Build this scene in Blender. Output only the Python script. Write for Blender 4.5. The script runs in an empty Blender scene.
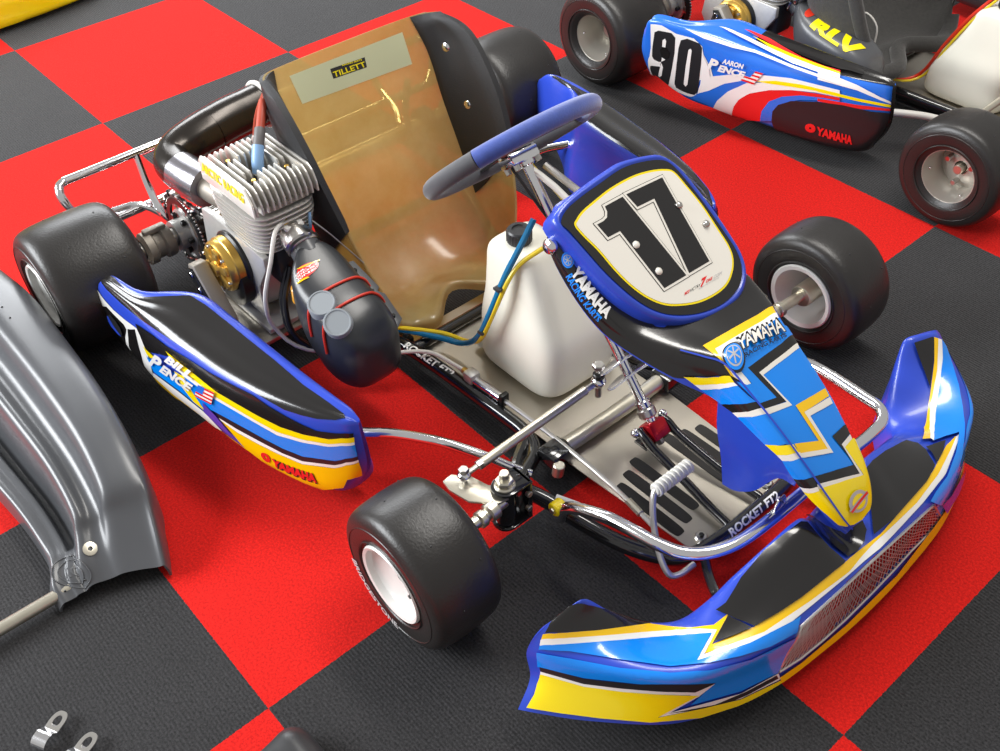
import bpy, bmesh, math, random
from mathutils import Vector, Matrix
from mathutils.geometry import delaunay_2d_cdt
V = Vector
PI = math.pi
random.seed(4)
scn = bpy.context.scene
COL = scn.collection
TILE = 0.6096
# ------------------------------------------------------------------ materials
MATS = {}
def nt(m):
    m.use_nodes = True
    return m.node_tree.nodes, m.node_tree.links
def mat(name, col, rough=.45, metal=0., coat=0., spec=.5, noise=0., nscale=60., bump=0., bscale=300., sheen=0., trans=0., emis=None):
    m = bpy.data.materials.new(name); N, L = nt(m)
    b = N['Principled BSDF']
    b.inputs['Base Color'].default_value = (*col, 1)
    b.inputs['Roughness'].default_value = rough
    b.inputs['Metallic'].default_value = metal
    b.inputs['Coat Weight'].default_value = coat
    b.inputs['Coat Roughness'].default_value = .06
    b.inputs['Specular IOR Level'].default_value = spec
    b.inputs['Sheen Weight'].default_value = sheen
    tc = N.new('ShaderNodeTexCoord')
    if noise:
        n = N.new('ShaderNodeTexNoise'); n.inputs['Scale'].default_value = nscale; n.inputs['Detail'].default_value = 5
        L.new(tc.outputs['Object'], n.inputs['Vector'])
        r = N.new('ShaderNodeMix'); r.data_type = 'RGBA'
        r.inputs[6].default_value = tuple(c*(1-noise) for c in col)+(1,)
        r.inputs[7].default_value = tuple(min(1, c*(1+noise)) for c in col)+(1,)
        L.new(n.outputs['Fac'], r.inputs[0]); L.new(r.outputs[2], b.inputs['Base Color'])
    if bump:
        n2 = N.new('ShaderNodeTexNoise'); n2.inputs['Scale'].default_value = bscale; n2.inputs['Detail'].default_value = 4
        L.new(tc.outputs['Object'], n2.inputs['Vector'])
        bp = N.new('ShaderNodeBump'); bp.inputs['Strength'].default_value = bump; bp.inputs['Distance'].default_value = .002
        L.new(n2.outputs['Fac'], bp.inputs['Height']); L.new(bp.outputs['Normal'], b.inputs['Normal'])
    MATS[name] = m
    return m
mat('blue_plastic', (.022, .062, .50), .32, coat=.25, noise=.10, nscale=8)
mat('light_blue_sticker', (.0, .235, .86), .22, coat=.5)
mat('yellow_sticker', (.95, .74, .0), .22, coat=.5)
mat('orange_yellow_sticker', (.93, .56, .0), .22, coat=.5)
mat('white_sticker', (.86, .85, .82), .25, coat=.5)
mat('cream_sticker', (.80, .77, .70), .25, coat=.5)
mat('black_sticker', (.010, .009, .009), .20, coat=.35)
mat('matt_black_sticker', (.016, .016, .018), .35, coat=.2)
mat('red_sticker', (.75, .02, .02), .25, coat=.4)
mat('grey_sticker', (.45, .45, .47), .3)
mat('kart_blue_sticker', (.02, .16, .72), .22, coat=.5)
mat('purple_sticker', (.10, .05, .40), .25, coat=.5)
mat('tire_rubber', (.020, .018, .017), .36, spec=.5, noise=.35, nscale=12, bump=.25, bscale=240)
mat('tire_marking', (.45, .45, .45), .6)
mat('rim_white', (.74, .73, .70), .38, metal=.1, coat=.2)
mat('rim_grey', (.56, .53, .47), .36, metal=.5)
mat('chrome', (.82, .82, .84), .13, metal=1)
mat('steel', (.55, .53, .50), .28, metal=1, noise=.1)
mat('zinc', (.62, .58, .48), .33, metal=.9, noise=.12)
mat('brushed_aluminium', (.50, .46, .39), .34, metal=.85, noise=.12, nscale=14)
mat('cast_aluminium', (.50, .49, .47), .42, metal=.55, noise=.12, bump=.15)
mat('dark_fin', (.30, .27, .23), .5, metal=.5)
mat('black_tube', (.010, .010, .011), .12, coat=.7)
mat('black_plastic', (.030, .030, .032), .38, noise=.2, nscale=30)
mat('black_metal', (.02, .02, .02), .3, metal=.4)
mat('grey_plastic', (.085, .088, .095), .34, spec=.6, noise=.12, nscale=10)
mat('light_grey_cap', (.24, .26, .28), .5)
mat('charcoal_plastic', (.075, .078, .085), .30, spec=.6, noise=.15, nscale=9)
mat('airbox_plastic', (.030, .032, .036), .30, noise=.2, nscale=20)
mat('tank_plastic', (.88, .85, .73), .38, coat=.15, noise=.04, nscale=7)
mat('gold', (.72, .45, .10), .3, metal=.85, noise=.12)
mat('grip_black', (.018, .016, .014), .85, bump=.3)
mat('pad_black', (.016, .016, .018), .55, bump=.5, bscale=500)
mat('suede_blue', (.03, .065, .30), .8, sheen=.6, noise=.25, nscale=90, bump=.2)
mat('suede_grey', (.06, .062, .07), .75, sheen=.3, noise=.15, nscale=90)
mat('foam_charcoal', (.05, .048, .046), .9, sheen=.3, noise=.4, nscale=120, bump=.6)
mat('red_anodised', (.55, .01, .02), .25, metal=.6)
mat('rubber_red', (.62, .03, .01), .4)
mat('boot_red', (.42, .06, .03), .5)
mat('boot_grey', (.13, .12, .12), .5)
mat('boot_blue', (.22, .38, .62), .35)
mat('hose_blue', (.01, .16, .34), .25)
mat('hose_yellow', (.75, .55, .02), .3)
mat('cable_white', (.70, .68, .64), .4)
mat('hose_black', (.012, .012, .012), .35)
mat('filter_orange', (.80, .36, .04), .25)
mat('grip_white', (.74, .72, .66), .45)
mat('yellow_plastic', (.92, .70, .0), .22, coat=.4)
mat('exhaust_black', (.035, .030, .026), .22, metal=.65, noise=.3, nscale=14)
mat('exhaust_steel', (.34, .33, .36), .22, metal=.9, noise=.2, nscale=14)
mat('silver_wire', (.62, .60, .56), .3, metal=.8)
mat('badge_base', (.62, .64, .40), .35, coat=.2)
mat('yellow_print', (.95, .78, .0), .4)
mat('fin_edge', (.60, .58, .54), .38, metal=.55)

def fibreglass():
    m = bpy.data.materials.new('fibreglass'); N, L = nt(m)
    b = N['Principled BSDF']; out = N['Material Output']
    tc = N.new('ShaderNodeTexCoord'); n = N.new('ShaderNodeTexNoise')
    n.inputs['Scale'].default_value = 9; n.inputs['Detail'].default_value = 8; n.inputs['Roughness'].default_value = .65
    L.new(tc.outputs['Object'], n.inputs['Vector'])
    cr = N.new('ShaderNodeValToRGB')
    cr.color_ramp.elements[0].position = .3; cr.color_ramp.elements[0].color = (.40, .27, .10, 1)
    cr.color_ramp.elements[1].position = .7; cr.color_ramp.elements[1].color = (.60, .53, .30, 1)
    L.new(n.outputs['Fac'], cr.inputs['Fac']); L.new(cr.outputs['Color'], b.inputs['Base Color'])
    b.inputs['Roughness'].default_value = .2; b.inputs['Coat Weight'].default_value = .5; b.inputs['Coat Roughness'].default_value = .16
    t = N.new('ShaderNodeBsdfTranslucent'); t.inputs['Color'].default_value = (.75, .55, .22, 1)
    r = N.new('ShaderNodeBsdfTransparent'); r.inputs['Color'].default_value = (.98, .85, .50, 1)
    m1 = N.new('ShaderNodeMixShader'); m1.inputs[0].default_value = .42
    m2 = N.new('ShaderNodeMixShader'); m2.inputs[0].default_value = .30
    L.new(b.outputs[0], m1.inputs[1]); L.new(t.outputs[0], m1.inputs[2])
    L.new(m1.outputs[0], m2.inputs[1]); L.new(r.outputs[0], m2.inputs[2]); L.new(m2.outputs[0], out.inputs['Surface'])
    MATS['fibreglass'] = m
fibreglass()

# ------------------------------------------------------------------ mesh builder
def cr(p0, p1, p2, p3, t):
    return .5*((2*p1)+(p2-p0)*t+(2*p0-5*p1+4*p2-p3)*t*t+(3*p1-p0-3*p2+p3)*t*t*t)
def spline(pts, n=6, closed=False):
    P = [V(p) for p in pts]; out = []
    k = len(P)
    for i in range(k if closed else k-1):
        if closed: a, b, c, d = P[i-1], P[i], P[(i+1) % k], P[(i+2) % k]
        else:
            b, c = P[i], P[i+1]
            a = P[i-1] if i else 2*b-c
            d = P[i+2] if i+2 < k else 2*c-b
        for j in range(n): out.append(cr(a, b, c, d, j/n))
    if not closed: out.append(P[-1].copy())
    return out
class Surf:
    """smooth surface through a grid of points: rows along u, columns along v"""
    def __init__(s, rows, closed=False, flip=1, off=(0, 0, 0)):
        s.r = [[V(p)+V(off) for p in r] for r in rows]; s.nr = len(rows); s.nc = len(rows[0]); s.closed = closed; s.flip = flip
        s.umax = s.nr-1; s.vmax = s.nc if closed else s.nc-1
    def row(s, r, v):
        n = s.nc
        if s.closed:
            v %= n; i = int(v); t = v-i
            return cr(r[i-1], r[i], r[(i+1) % n], r[(i+2) % n], t)
        v = min(max(v, 0), n-1); i = min(int(v), n-2); t = v-i
        a = r[i-1] if i else 2*r[0]-r[1]
        d = r[i+2] if i+2 < n else 2*r[n-1]-r[n-2]
        return cr(a, r[i], r[i+1], d, t)
    def __call__(s, u, v):
        u = min(max(u, 0), s.nr-1); i = min(int(u), s.nr-2); t = u-i
        b = s.row(s.r[i], v); c = s.row(s.r[i+1], v)
        a = s.row(s.r[i-1], v) if i else 2*b-c
        d = s.row(s.r[i+2], v) if i+2 < s.nr else 2*c-b
        return cr(a, b, c, d, t)
    def normal(s, u, v, e=.02):
        u0, u1 = max(u-e, 0), min(u+e, s.umax)
        v0, v1 = (v-e, v+e) if s.closed else (max(v-e, 0), min(v+e, s.vmax))
        n = (s(u1, v)-s(u0, v)).cross(s(u, v1)-s(u, v0))
        return n.normalized()*s.flip if n.length > 1e-12 else V((0, 0, 1))
    def mirror(s):
        return Surf([[V((p.x, -p.y, p.z)) for p in r] for r in s.r], s.closed, -s.flip)

class MB:
    def __init__(s): s.v = []; s.f = []; s.m = []; s.names = []
    def mi(s, name):
        if name not in s.names: s.names.append(name)
        return s.names.index(name)
    def add(s, verts, faces, m):
        o = len(s.v); s.v += [tuple(v) for v in verts]; k = s.mi(m)
        for f in faces: s.f.append([i+o for i in f]); s.m.append(k)
    def bm(s, b, m, M=None):
        b.verts.index_update()
        s.add([(M @ v.co) if M else v.co.copy() for v in b.verts], [[v.index for v in f.verts] for f in b.faces], m); b.free()
    def box(s, c, size, m, R=None, bev=.003, seg=2):
        b = bmesh.new(); bmesh.ops.create_cube(b, size=1)
        for v in b.verts: v.co = V((v.co.x*size[0], v.co.y*size[1], v.co.z*size[2]))
        if bev: bmesh.ops.bevel(b, geom=list(b.edges), offset=min(bev, min(size)*.45), segments=seg, profile=.5, affect='EDGES')
        M = Matrix.Translation(V(c))
        if R is not None: M = M @ R.to_4x4()
        s.bm(b, m, M); return s
    def ball(s, c, r, m, sc=(1, 1, 1), n=14):
        b = bmesh.new(); bmesh.ops.create_uvsphere(b, u_segments=n, v_segments=max(6, n//2), radius=r)
        for v in b.verts: v.co = V((v.co.x*sc[0], v.co.y*sc[1], v.co.z*sc[2]))
        s.bm(b, m, Matrix.Translation(V(c))); return s
    def tube(s, pts, r, m, n=10, sm=6, closed=False, cap=True):
        P = spline(pts, sm, closed) if sm > 1 else [V(p) for p in pts]
        k = len(P); rs = r if callable(r) else (lambda t: r)
        T = []
        for i in range(k):
            a = P[i-1] if (i or closed) else P[0]; b = P[(i+1) % k] if (i < k-1 or closed) else P[-1]
            T.append((b-a).normalized())
        up = V((0, 0, 1)) if abs(T[0].z) < .9 else V((1, 0, 0))
        nrm = (up-T[0]*up.dot(T[0])).normalized()
        vs = []; fs = []
        for i in range(k):
            nrm = (nrm-T[i]*nrm.dot(T[i])).normalized(); bn = T[i].cross(nrm)
            R = rs(i/max(1, k-1))
            for j in range(n):
                a = 2*PI*j/n; vs.append(P[i]+(nrm*math.cos(a)+bn*math.sin(a))*R)
        for i in range(k if closed else k-1):
            i2 = (i+1) % k
            for j in range(n): fs.append([i*n+j, i*n+(j+1) % n, i2*n+(j+1) % n, i2*n+j])
        if cap and not closed: fs.append(list(range(n))[::-1]); fs.append([(k-1)*n+j for j in range(n)])
        s.add(vs, fs, m); return s
    def lathe(s, prof, o, ax, m, n=32, closed=False, a0=0):
        o = V(o); ax = V(ax).normalized()
        e1 = ax.orthogonal().normalized(); e2 = ax.cross(e1)
        vs = []; fs = []; k = len(prof)
        for r, h in prof:
            for j in range(n):
                a = 2*PI*j/n+a0; vs.append(o+ax*h+(e1*math.cos(a)+e2*math.sin(a))*max(r, 1e-5))
        for i in range(k if closed else k-1):
            i2 = (i+1) % k
            for j in range(n): fs.append([i*n+j, i*n+(j+1) % n, i2*n+(j+1) % n, i2*n+j])
        s.add(vs, fs, m); return s
    def cyl(s, a, b, r, m, n=16, ch=.15):
        a = V(a); b = V(b); L = (b-a).length; c = min(r*ch, L*.3)
        return s.lathe([(0, 0), (r-c, 0), (r, c), (r, L-c), (r-c, L), (0, L)], a, b-a, m, n)
    def prism(s, poly, o, ux, uy, th, m, bev=0):
        """flat outline (list of 2-D points) given a thickness"""
        o = V(o); ux = V(ux).normalized(); uy = V(uy).normalized(); uz = ux.cross(uy)
        b = bmesh.new(); vs = [b.verts.new(o+ux*p[0]+uy*p[1]) for p in poly]
        f = b.faces.new(vs); r = bmesh.ops.extrude_face_region(b, geom=[f])
        bmesh.ops.translate(b, vec=uz*th, verts=[e for e in r['geom'] if isinstance(e, bmesh.types.BMVert)])
        bmesh.ops.recalc_face_normals(b, faces=list(b.faces))
        if bev: bmesh.ops.bevel(b, geom=list(b.edges), offset=bev, segments=2, profile=.5, affect='EDGES')
        s.bm(b, m); return s
    def surf(s, S, m, nu=4, nv=4, thick=0., skip=None, capu=False, u0=0, u1=None, v0=0, v1=None, off=0.):
        u1 = S.umax if u1 is None else u1; v1 = S.vmax if v1 is None else v1
        NU = max(1, round((u1-u0)*nu)); NV = max(1, round((v1-v0)*nv))
        full = S.closed and v1-v0 >= S.vmax
        cols = NV if full else NV+1
        us = [u0+(u1-u0)*i/NU for i in range(NU+1)]; vs_ = [v0+(v1-v0)*j/NV for j in range(cols)]
        vs = []; fs = []
        for u in us:
            for v in vs_:
                p = S(u, v); vs.append(p+S.normal(u, v)*off if off else p)
        keep = []
        for i in range(NU):
            for j in range(NV):
                if skip and skip(us[i]+(u1-u0)/NU/2, v0+(v1-v0)*(j+.5)/NV): continue
                q = [i*cols+j, i*cols+(j+1) % cols, (i+1)*cols+(j+1) % cols, (i+1)*cols+j]
                keep.append(q if S.flip > 0 else q[::-1])
        if thick:
            o = len(vs); k = 0
            for u in us:
                for v in vs_:
                    vs.append(vs[k]-S.normal(u, v)*thick); k += 1
            edge = {}
            for q in keep:
                for a in range(4):
                    e = (q[a], q[(a+1) % 4]); edge[e] = 1
            fs = keep+[[i+o for i in q[::-1]] for q in keep]
            for (a, b) in edge:
                if (b, a) not in edge: fs.append([b, a, a+o, b+o])
        else: fs = keep
        if capu:
            for i, rv in ((0, 1), (NU, 0)):
                ring = [i*cols+j for j in range(cols)]
                if rv: ring = ring[::-1]
                fs.append(ring if S.flip > 0 else ring[::-1])
        s.add(vs, fs, m); return s
    def flat(s, poly, f, m, nx=1, ny=1, grid=None):
        """a sticker: 2-D outline cut on a grid and laid on a surface by f(x, y)"""
        q = []
        for p in poly:
            if not q or abs(p[0]-q[-1][0])+abs(p[1]-q[-1][1]) > 1e-6: q.append(p)
        sg = 1 if sum(q[k-1][0]*q[k][1]-q[k][0]*q[k-1][1] for k in range(len(q))) > 0 else -1
        co, _, tris, *_r = delaunay_2d_cdt([V((p[0], p[1])) for p in q[::sg]], [], [list(range(len(q)))], 1, 1e-7)
        b = bmesh.new(); vs = [b.verts.new((p[0], p[1], 0)) for p in co]
        for t in tris:
            fc = b.faces.new([vs[k] for k in t]); fc.normal_update()
            if fc.normal.z < 0: fc.normal_flip()
        s._cut(b, f, m, grid); return s
    def _cut(s, b, f, m, grid):
        bmesh.ops.triangulate(b, faces=list(b.faces))
        xs = [v.co.x for v in b.verts]; ys = [v.co.y for v in b.verts]
        for ax, lo, hi, st in ((0, min(xs), max(xs), grid[0]), (1, min(ys), max(ys), grid[1])):
            k = math.floor(lo/st)+1
            while k*st < hi-1e-9:
                co = (k*st, 0, 0) if ax == 0 else (0, k*st, 0); no = (1, 0, 0) if ax == 0 else (0, 1, 0)
                bmesh.ops.bisect_plane(b, geom=list(b.verts)+list(b.edges)+list(b.faces), dist=1e-7, plane_co=co, plane_no=no); k += 1
        b.verts.index_update(); b.verts.ensure_lookup_table()
        vs = [f(v.co.x, v.co.y) for v in b.verts]
        fs = [[v.index for v in q.verts] for q in b.faces]
        s.add(vs, fs, m); b.free()
    def decal(s, S, poly, m, layer=1, step=.00028, base=.0010, g=.1):
        f = lambda u, v: S(u, v)+S.normal(u, v)*(base+step*layer)
        b_up = S.flip > 0
        o = len(s.f); s.flat(poly, f, m, grid=(g, g))
        if not b_up:
            for i in range(o, len(s.f)): s.f[i] = s.f[i][::-1]
        return s
    def build(s, name, parent=None, loc=None, sharp=35):
        me = bpy.data.meshes.new(name); me.from_pydata(s.v, [], s.f)
        for n in s.names: me.materials.append(MATS[n])
        me.polygons.foreach_set('material_index', s.m)
        me.polygons.foreach_set('use_smooth', [True]*len(s.f))
        me.update(); me.validate()
        me.set_sharp_from_angle(angle=math.radians(sharp))
        o = bpy.data.objects.new(name, me); COL.objects.link(o)
        if parent: o.parent = parent
        if loc: o.location = loc
        return o

def text_bm(txt, bold=.0, shear=0., space=1.):
    cu = bpy.data.curves.new('t', 'FONT'); cu.body = txt; cu.offset = bold; cu.shear = shear; cu.space_character = space
    cu.resolution_u = 3
    ob = bpy.data.objects.new('t', cu); COL.objects.link(ob)
    dg = bpy.context.evaluated_depsgraph_get(); dg.update()
    me = bpy.data.meshes.new_from_object(ob.evaluated_get(dg))
    b = bmesh.new(); b.from_mesh(me)
    bpy.data.objects.remove(ob); bpy.data.curves.remove(cu); bpy.data.meshes.remove(me)
    xs = [v.co.x for v in b.verts]; ys = [v.co.y for v in b.verts]
    x0, x1, y0, y1 = min(xs), max(xs), min(ys), max(ys)
    for v in b.verts: v.co = V(((v.co.x-x0)/(x1-x0), (v.co.y-y0)/(y1-y0), 0))
    return b
def put_text(mb, txt, f, m, bold=.02, shear=0., gx=.1, gy=.5, space=1.):
    """lettering filling the unit square, laid down through f(s, t)"""
    mb._cut(text_bm(txt, bold, shear, space), f, m, (gx, gy))
def quad_on(S, q, layer=1, base=.0010, step=.00028):
    """unit square -> four (u, v) corners (lower left, lower right, upper right, upper left) on a surface"""
    def f(a, b):
        u = (1-b)*((1-a)*q[0][0]+a*q[1][0])+b*((1-a)*q[3][0]+a*q[2][0])
        v = (1-b)*((1-a)*q[0][1]+a*q[1][1])+b*((1-a)*q[3][1]+a*q[2][1])
        return S(u, v)+S.normal(u, v)*(base+step*layer)
    return f
def plane_on(o, ux, uy, w, h, lift=0.):
    o = V(o); ux = V(ux).normalized(); uy = V(uy).normalized(); n = ux.cross(uy)
    return lambda a, b: o+ux*(a*w)+uy*(b*h)+n*lift
def disc(cx, cy, rx, ry, n=20, a0=0, a1=2*PI, sq=2.):
    out = []
    for i in range(n):
        a = a0+(a1-a0)*i/n; c, s_ = math.cos(a), math.sin(a)
        out.append((cx+rx*math.copysign(abs(c)**(2/sq), c), cy+ry*math.copysign(abs(s_)**(2/sq), s_)))
    return out

def empty(name, loc, label, cat, group=None):
    o = bpy.data.objects.new(name, None); COL.objects.link(o); o.location = loc; o.empty_display_size = .1
    o['label'] = label; o['category'] = cat
    if group: o['group'] = group
    return o
def tag(o, label, cat, group=None):
    o['label'] = label; o['category'] = cat
    if group: o['group'] = group
    return o

# ------------------------------------------------------------------ body surfaces (kart frame: x forward, y to the driver's left, z up, origin under the rear axle)
def pod_surf():
    R = []
    #        outer top            outer mid           outer bottom        inner bottom       inner mid           inner top          deck
    st = [
     ((.130,-.596,.200), (.110,-.600,.145), (.140,-.592,.088), (.140,-.576,.088), (.116,-.576,.145), (.130,-.577,.204), (.130,-.585,.206)),
     ((.170,-.598,.222), (.165,-.603,.145), (.190,-.598,.092), (.200,-.556,.085), (.172,-.552,.145), (.176,-.571,.233), (.172,-.585,.231)),
     ((.270,-.593,.229), (.270,-.600,.140), (.275,-.592,.060), (.280,-.522,.050), (.272,-.528,.150), (.262,-.553,.238), (.266,-.574,.237)),
     ((.360,-.585,.227), (.360,-.595,.140), (.360,-.581,.052), (.360,-.466,.045), (.358,-.476,.150), (.350,-.486,.249), (.356,-.536,.245)),
     ((.450,-.574,.224), (.450,-.586,.138), (.450,-.568,.050), (.450,-.452,.045), (.450,-.464,.150), (.450,-.471,.243), (.450,-.522,.241)),
     ((.550,-.559,.220), (.550,-.571,.135), (.550,-.558,.052), (.550,-.446,.045), (.550,-.458,.150), (.550,-.463,.240), (.550,-.512,.238)),
     ((.650,-.533,.219), (.650,-.545,.130), (.645,-.539,.052), (.650,-.438,.045), (.650,-.450,.150), (.650,-.456,.237), (.650,-.496,.236)),
     ((.730,-.502,.218), (.735,-.513,.128), (.728,-.513,.053), (.722,-.425,.045), (.728,-.440,.150), (.728,-.448,.234), (.730,-.476,.233)),
     ((.782,-.472,.218), (.794,-.478,.128), (.776,-.484,.057), (.765,-.418,.050), (.778,-.434,.150), (.772,-.442,.229), (.778,-.457,.228)),
     ((.802,-.450,.216), (.812,-.452,.130), (.784,-.452,.066), (.782,-.436,.066), (.806,-.440,.130), (.797,-.443,.219), (.800,-.447,.219))]
    return Surf(st, closed=True, flip=-1)
def nose_surf():
    # columns: left... right: low edge, ridge, quarter, centre, ...
    # station: x, z centre, z ridge, half width ridge, x low, z low, half width low
    st = [(.918, .560, .553, .118, .925, .530, .122, .70),
          (.940, .550, .538, .148, .948, .512, .160, .70),
          (1.000, .504, .494, .156, 1.004, .460, .166, .70),
          (1.060, .460, .450, .150, 1.068, .420, .163, .74),
          (1.110, .430, .422, .128, 1.125, .392, .143, .84),
          (1.160, .416, .410, .104, 1.182, .368, .116, .94),
          (1.200, .413, .407, .082, 1.212, .355, .097, 1),
          (1.230, .409, .403, .068, 1.242, .345, .083, 1),
          (1.280, .379, .372, .0635, 1.285, .332, .078, 1),
          (1.330, .345, .338, .059, 1.332, .310, .073, 1),
          (1.380, .304, .297, .053, 1.385, .270, .063, 1),
          (1.425, .262, .255, .045, 1.428, .226, .051, 1),
          (1.450, .228, .223, .035, 1.448, .202, .039, 1),
          (1.465, .200, .197, .021, 1.461, .184, .025, 1)]
    rows = []
    for x, zc, zr, w, xl, zl, wl, k in st:
        rows.append([(xl, -wl, zl), ((x+xl)/2, -(w+wl)/2-.003, (zr+zl)/2), (x, -w, zr), (x, -w*.5, zr*.35+zc*.65), (x, 0, zc), (x, w*.5*k, zr*.35+zc*.65), (x, w*k, zr), ((x+xl)/2, ((w+wl)/2+.003)*k, (zr+zl)/2), (xl, wl*k, zl)])
    return Surf(rows, flip=1)
DISH_C = V((1.036, 0, 1.2545-.74*1.036)); DISH_U = V((1, 0, -.74)).normalized(); DISH_N = V((.74, 0, 1)).normalized()
BLACK_RING = [(-.101,-.150),(-.114,-.129),(-.121,-.091),(-.125,-.049),(-.129,0),(-.123,.041),(-.112,.074),(-.097,.088),(-.064,.095),(-.01,.1),(.033,.101),(.07,.101),(.096,.093),(.116,.075),(.127,.049),(.13,.013),(.122,-.029),(.109,-.06),(.092,-.086),(.067,-.106),(.036,-.12),(-.004,-.132),(-.044,-.139),(-.085,-.146)]
YELLOW_RING = [(-.088,-.133),(-.095,-.123),(-.101,-.107),(-.106,-.078),(-.111,-.038),(-.111,.008),(-.105,.044),(-.095,.072),(-.084,.084),(-.057,.089),(-.017,.094),(.027,.094),(.061,.093),(.082,.085),(.098,.069),(.11,.045),(.113,.014),(.108,-.023),(.094,-.059),(.079,-.081),(.057,-.098),(.03,-.11),(-.002,-.118),(-.037,-.123),(-.068,-.131)]
def polar(poly, a, c=(.004, -.022)):
    d = (math.cos(a), math.sin(a)); best = .1
    for i in range(len(poly)):
        (x1, y1), (x2, y2) = poly[i-1], poly[i]
        x1 -= c[0]; x2 -= c[0]; y1 -= c[1]; y2 -= c[1]
        ex, ey = x2-x1, y2-y1; den = d[0]*ey-d[1]*ex
        if abs(den) < 1e-12: continue
        t = (x1*ey-y1*ex)/den; q = (x1*d[1]-y1*d[0])/den
        if t > 0 and -1e-6 <= q <= 1+1e-6: best = t
    return best
def dish_pt(r, a, extra=0.):
    """number plate in its own plane: a from the down-slope direction towards the left"""
    rho = polar(BLACK_RING, a)*r+extra
    return DISH_C+DISH_U*(.004+rho*math.cos(a))+V((0, 1, 0))*(-.022+rho*math.sin(a))+DISH_N*.014
def dish_surf():
    rows = []
    for r, e, h in ((.01, 0, -.001), (.5, 0, -.001), (.9, 0, -.001), (1., 0, -.001), (1., .005, .001), (1., .010, -.002), (1., .013, -.010), (1., .015, -.034)):
        rows.append([dish_pt(r, 2*PI*k/36, e)+DISH_N*h for k in range(36)])
    return Surf(rows, closed=True, flip=1)
def bumper_surf():
    # inner bottom, inner mid, top edge, deck, ridge, mid front, bottom
    h = [((1.290,-.478,.075), (1.282,-.452,.130), (1.279,-.426,.184), (1.270,-.466,.178), (1.263,-.496,.138), (1.280,-.506,.095), (1.292,-.541,.063)),
         ((1.285,-.450,.080), (1.280,-.425,.135), (1.284,-.403,.196), (1.284,-.447,.182), (1.288,-.480,.144), (1.306,-.490,.105), (1.318,-.522,.063)),
         ((1.285,-.395,.070), (1.288,-.382,.110), (1.303,-.372,.158), (1.319,-.411,.152), (1.338,-.446,.140), (1.350,-.456,.105), (1.367,-.481,.060)),
         ((1.308,-.325,.050), (1.316,-.322,.080), (1.335,-.325,.113), (1.372,-.365,.132), (1.406,-.395,.139), (1.418,-.400,.100), (1.435,-.412,.055)),
         ((1.350,-.270,.050), (1.356,-.275,.085), (1.370,-.288,.115), (1.418,-.322,.134), (1.450,-.345,.139), (1.458,-.350,.100), (1.466,-.362,.048)),
         ((1.368,-.225,.050), (1.374,-.232,.100), (1.388,-.246,.148), (1.434,-.270,.146), (1.475,-.285,.139), (1.482,-.288,.095), (1.491,-.298,.043)),
         ((1.374,-.180,.050), (1.380,-.188,.110), (1.395,-.200,.174), (1.448,-.202,.160), (1.495,-.205,.137), (1.501,-.206,.090), (1.511,-.210,.038)),
         ((1.378,-.110,.050), (1.384,-.118,.120), (1.400,-.128,.192), (1.456,-.118,.172), (1.503,-.110,.137), (1.510,-.110,.090), (1.520,-.110,.036)),
         ((1.378,-.058,.050), (1.384,-.060,.120), (1.402,-.064,.198), (1.460,-.060,.174), (1.505,-.056,.137), (1.512,-.056,.090), (1.523,-.056,.035)),
         ((1.370,-.01,.050),    (1.378,-.01,.110),     (1.398,-.01,.158),     (1.446,-.01,.150),     (1.506,0,.137),     (1.513,0,.090),     (1.524,0,.035))]
    rows = [[V(p) for p in r] for r in h]
    def far(p):
        k = min(1, max(0, (-p.y-.33)/.09))*min(1, max(0, (p.z-.06)/.08)); return V((p.x+.028*k, -p.y+.012*k, p.z+.012*k))
    rows += [[(far(p) if c > 2 else V((p.x-.004, -p.y, p.z))) for c, p in enumerate(r)] for r in rows[-2::-1]]
    return Surf(rows, flip=-1)
def seat_surf(off=(0, 0, 0)):
    L = [[(.225,-.205,.532), (.208,-.192,.528), (.188,-.165,.522), (.178,-.085,.518), (.176,0,.517)],
         [(.300,-.219,.508), (.250,-.212,.480), (.222,-.180,.450), (.204,-.095,.436), (.200,0,.434)],
         [(.362,-.220,.446), (.300,-.214,.400), (.258,-.182,.360), (.230,-.098,.340), (.225,0,.336)],
         [(.406,-.217,.378), (.345,-.214,.320), (.300,-.186,.265), (.264,-.100,.232), (.258,0,.228)],
         [(.442,-.207,.297), (.388,-.208,.225), (.348,-.186,.165), (.306,-.100,.120), (.298,0,.112)],
         [(.474,-.190,.205), (.436,-.192,.140), (.410,-.165,.090), (.390,-.092,.060), (.385,0,.058)],
         [(.492,-.172,.145), (.488,-.165,.112), (.480,-.130,.078), (.476,-.080,.068), (.440,0,.068)],
         [(.500,-.174,.112), (.510,-.160,.088), (.520,-.126,.074), (.532,-.080,.078), (.474,0,.082)],
         [(.494,-.178,.096), (.506,-.166,.066), (.524,-.130,.052), (.541,-.080,.056), (.484,0,.066)]]
    rows = []
    for r in L:
        rr = [V(p) for p in r]
        rows.append(rr+[V((p.x, -p.y, p.z)) for p in rr[-2::-1]])
    return Surf(rows, flip=1, off=off)
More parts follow.
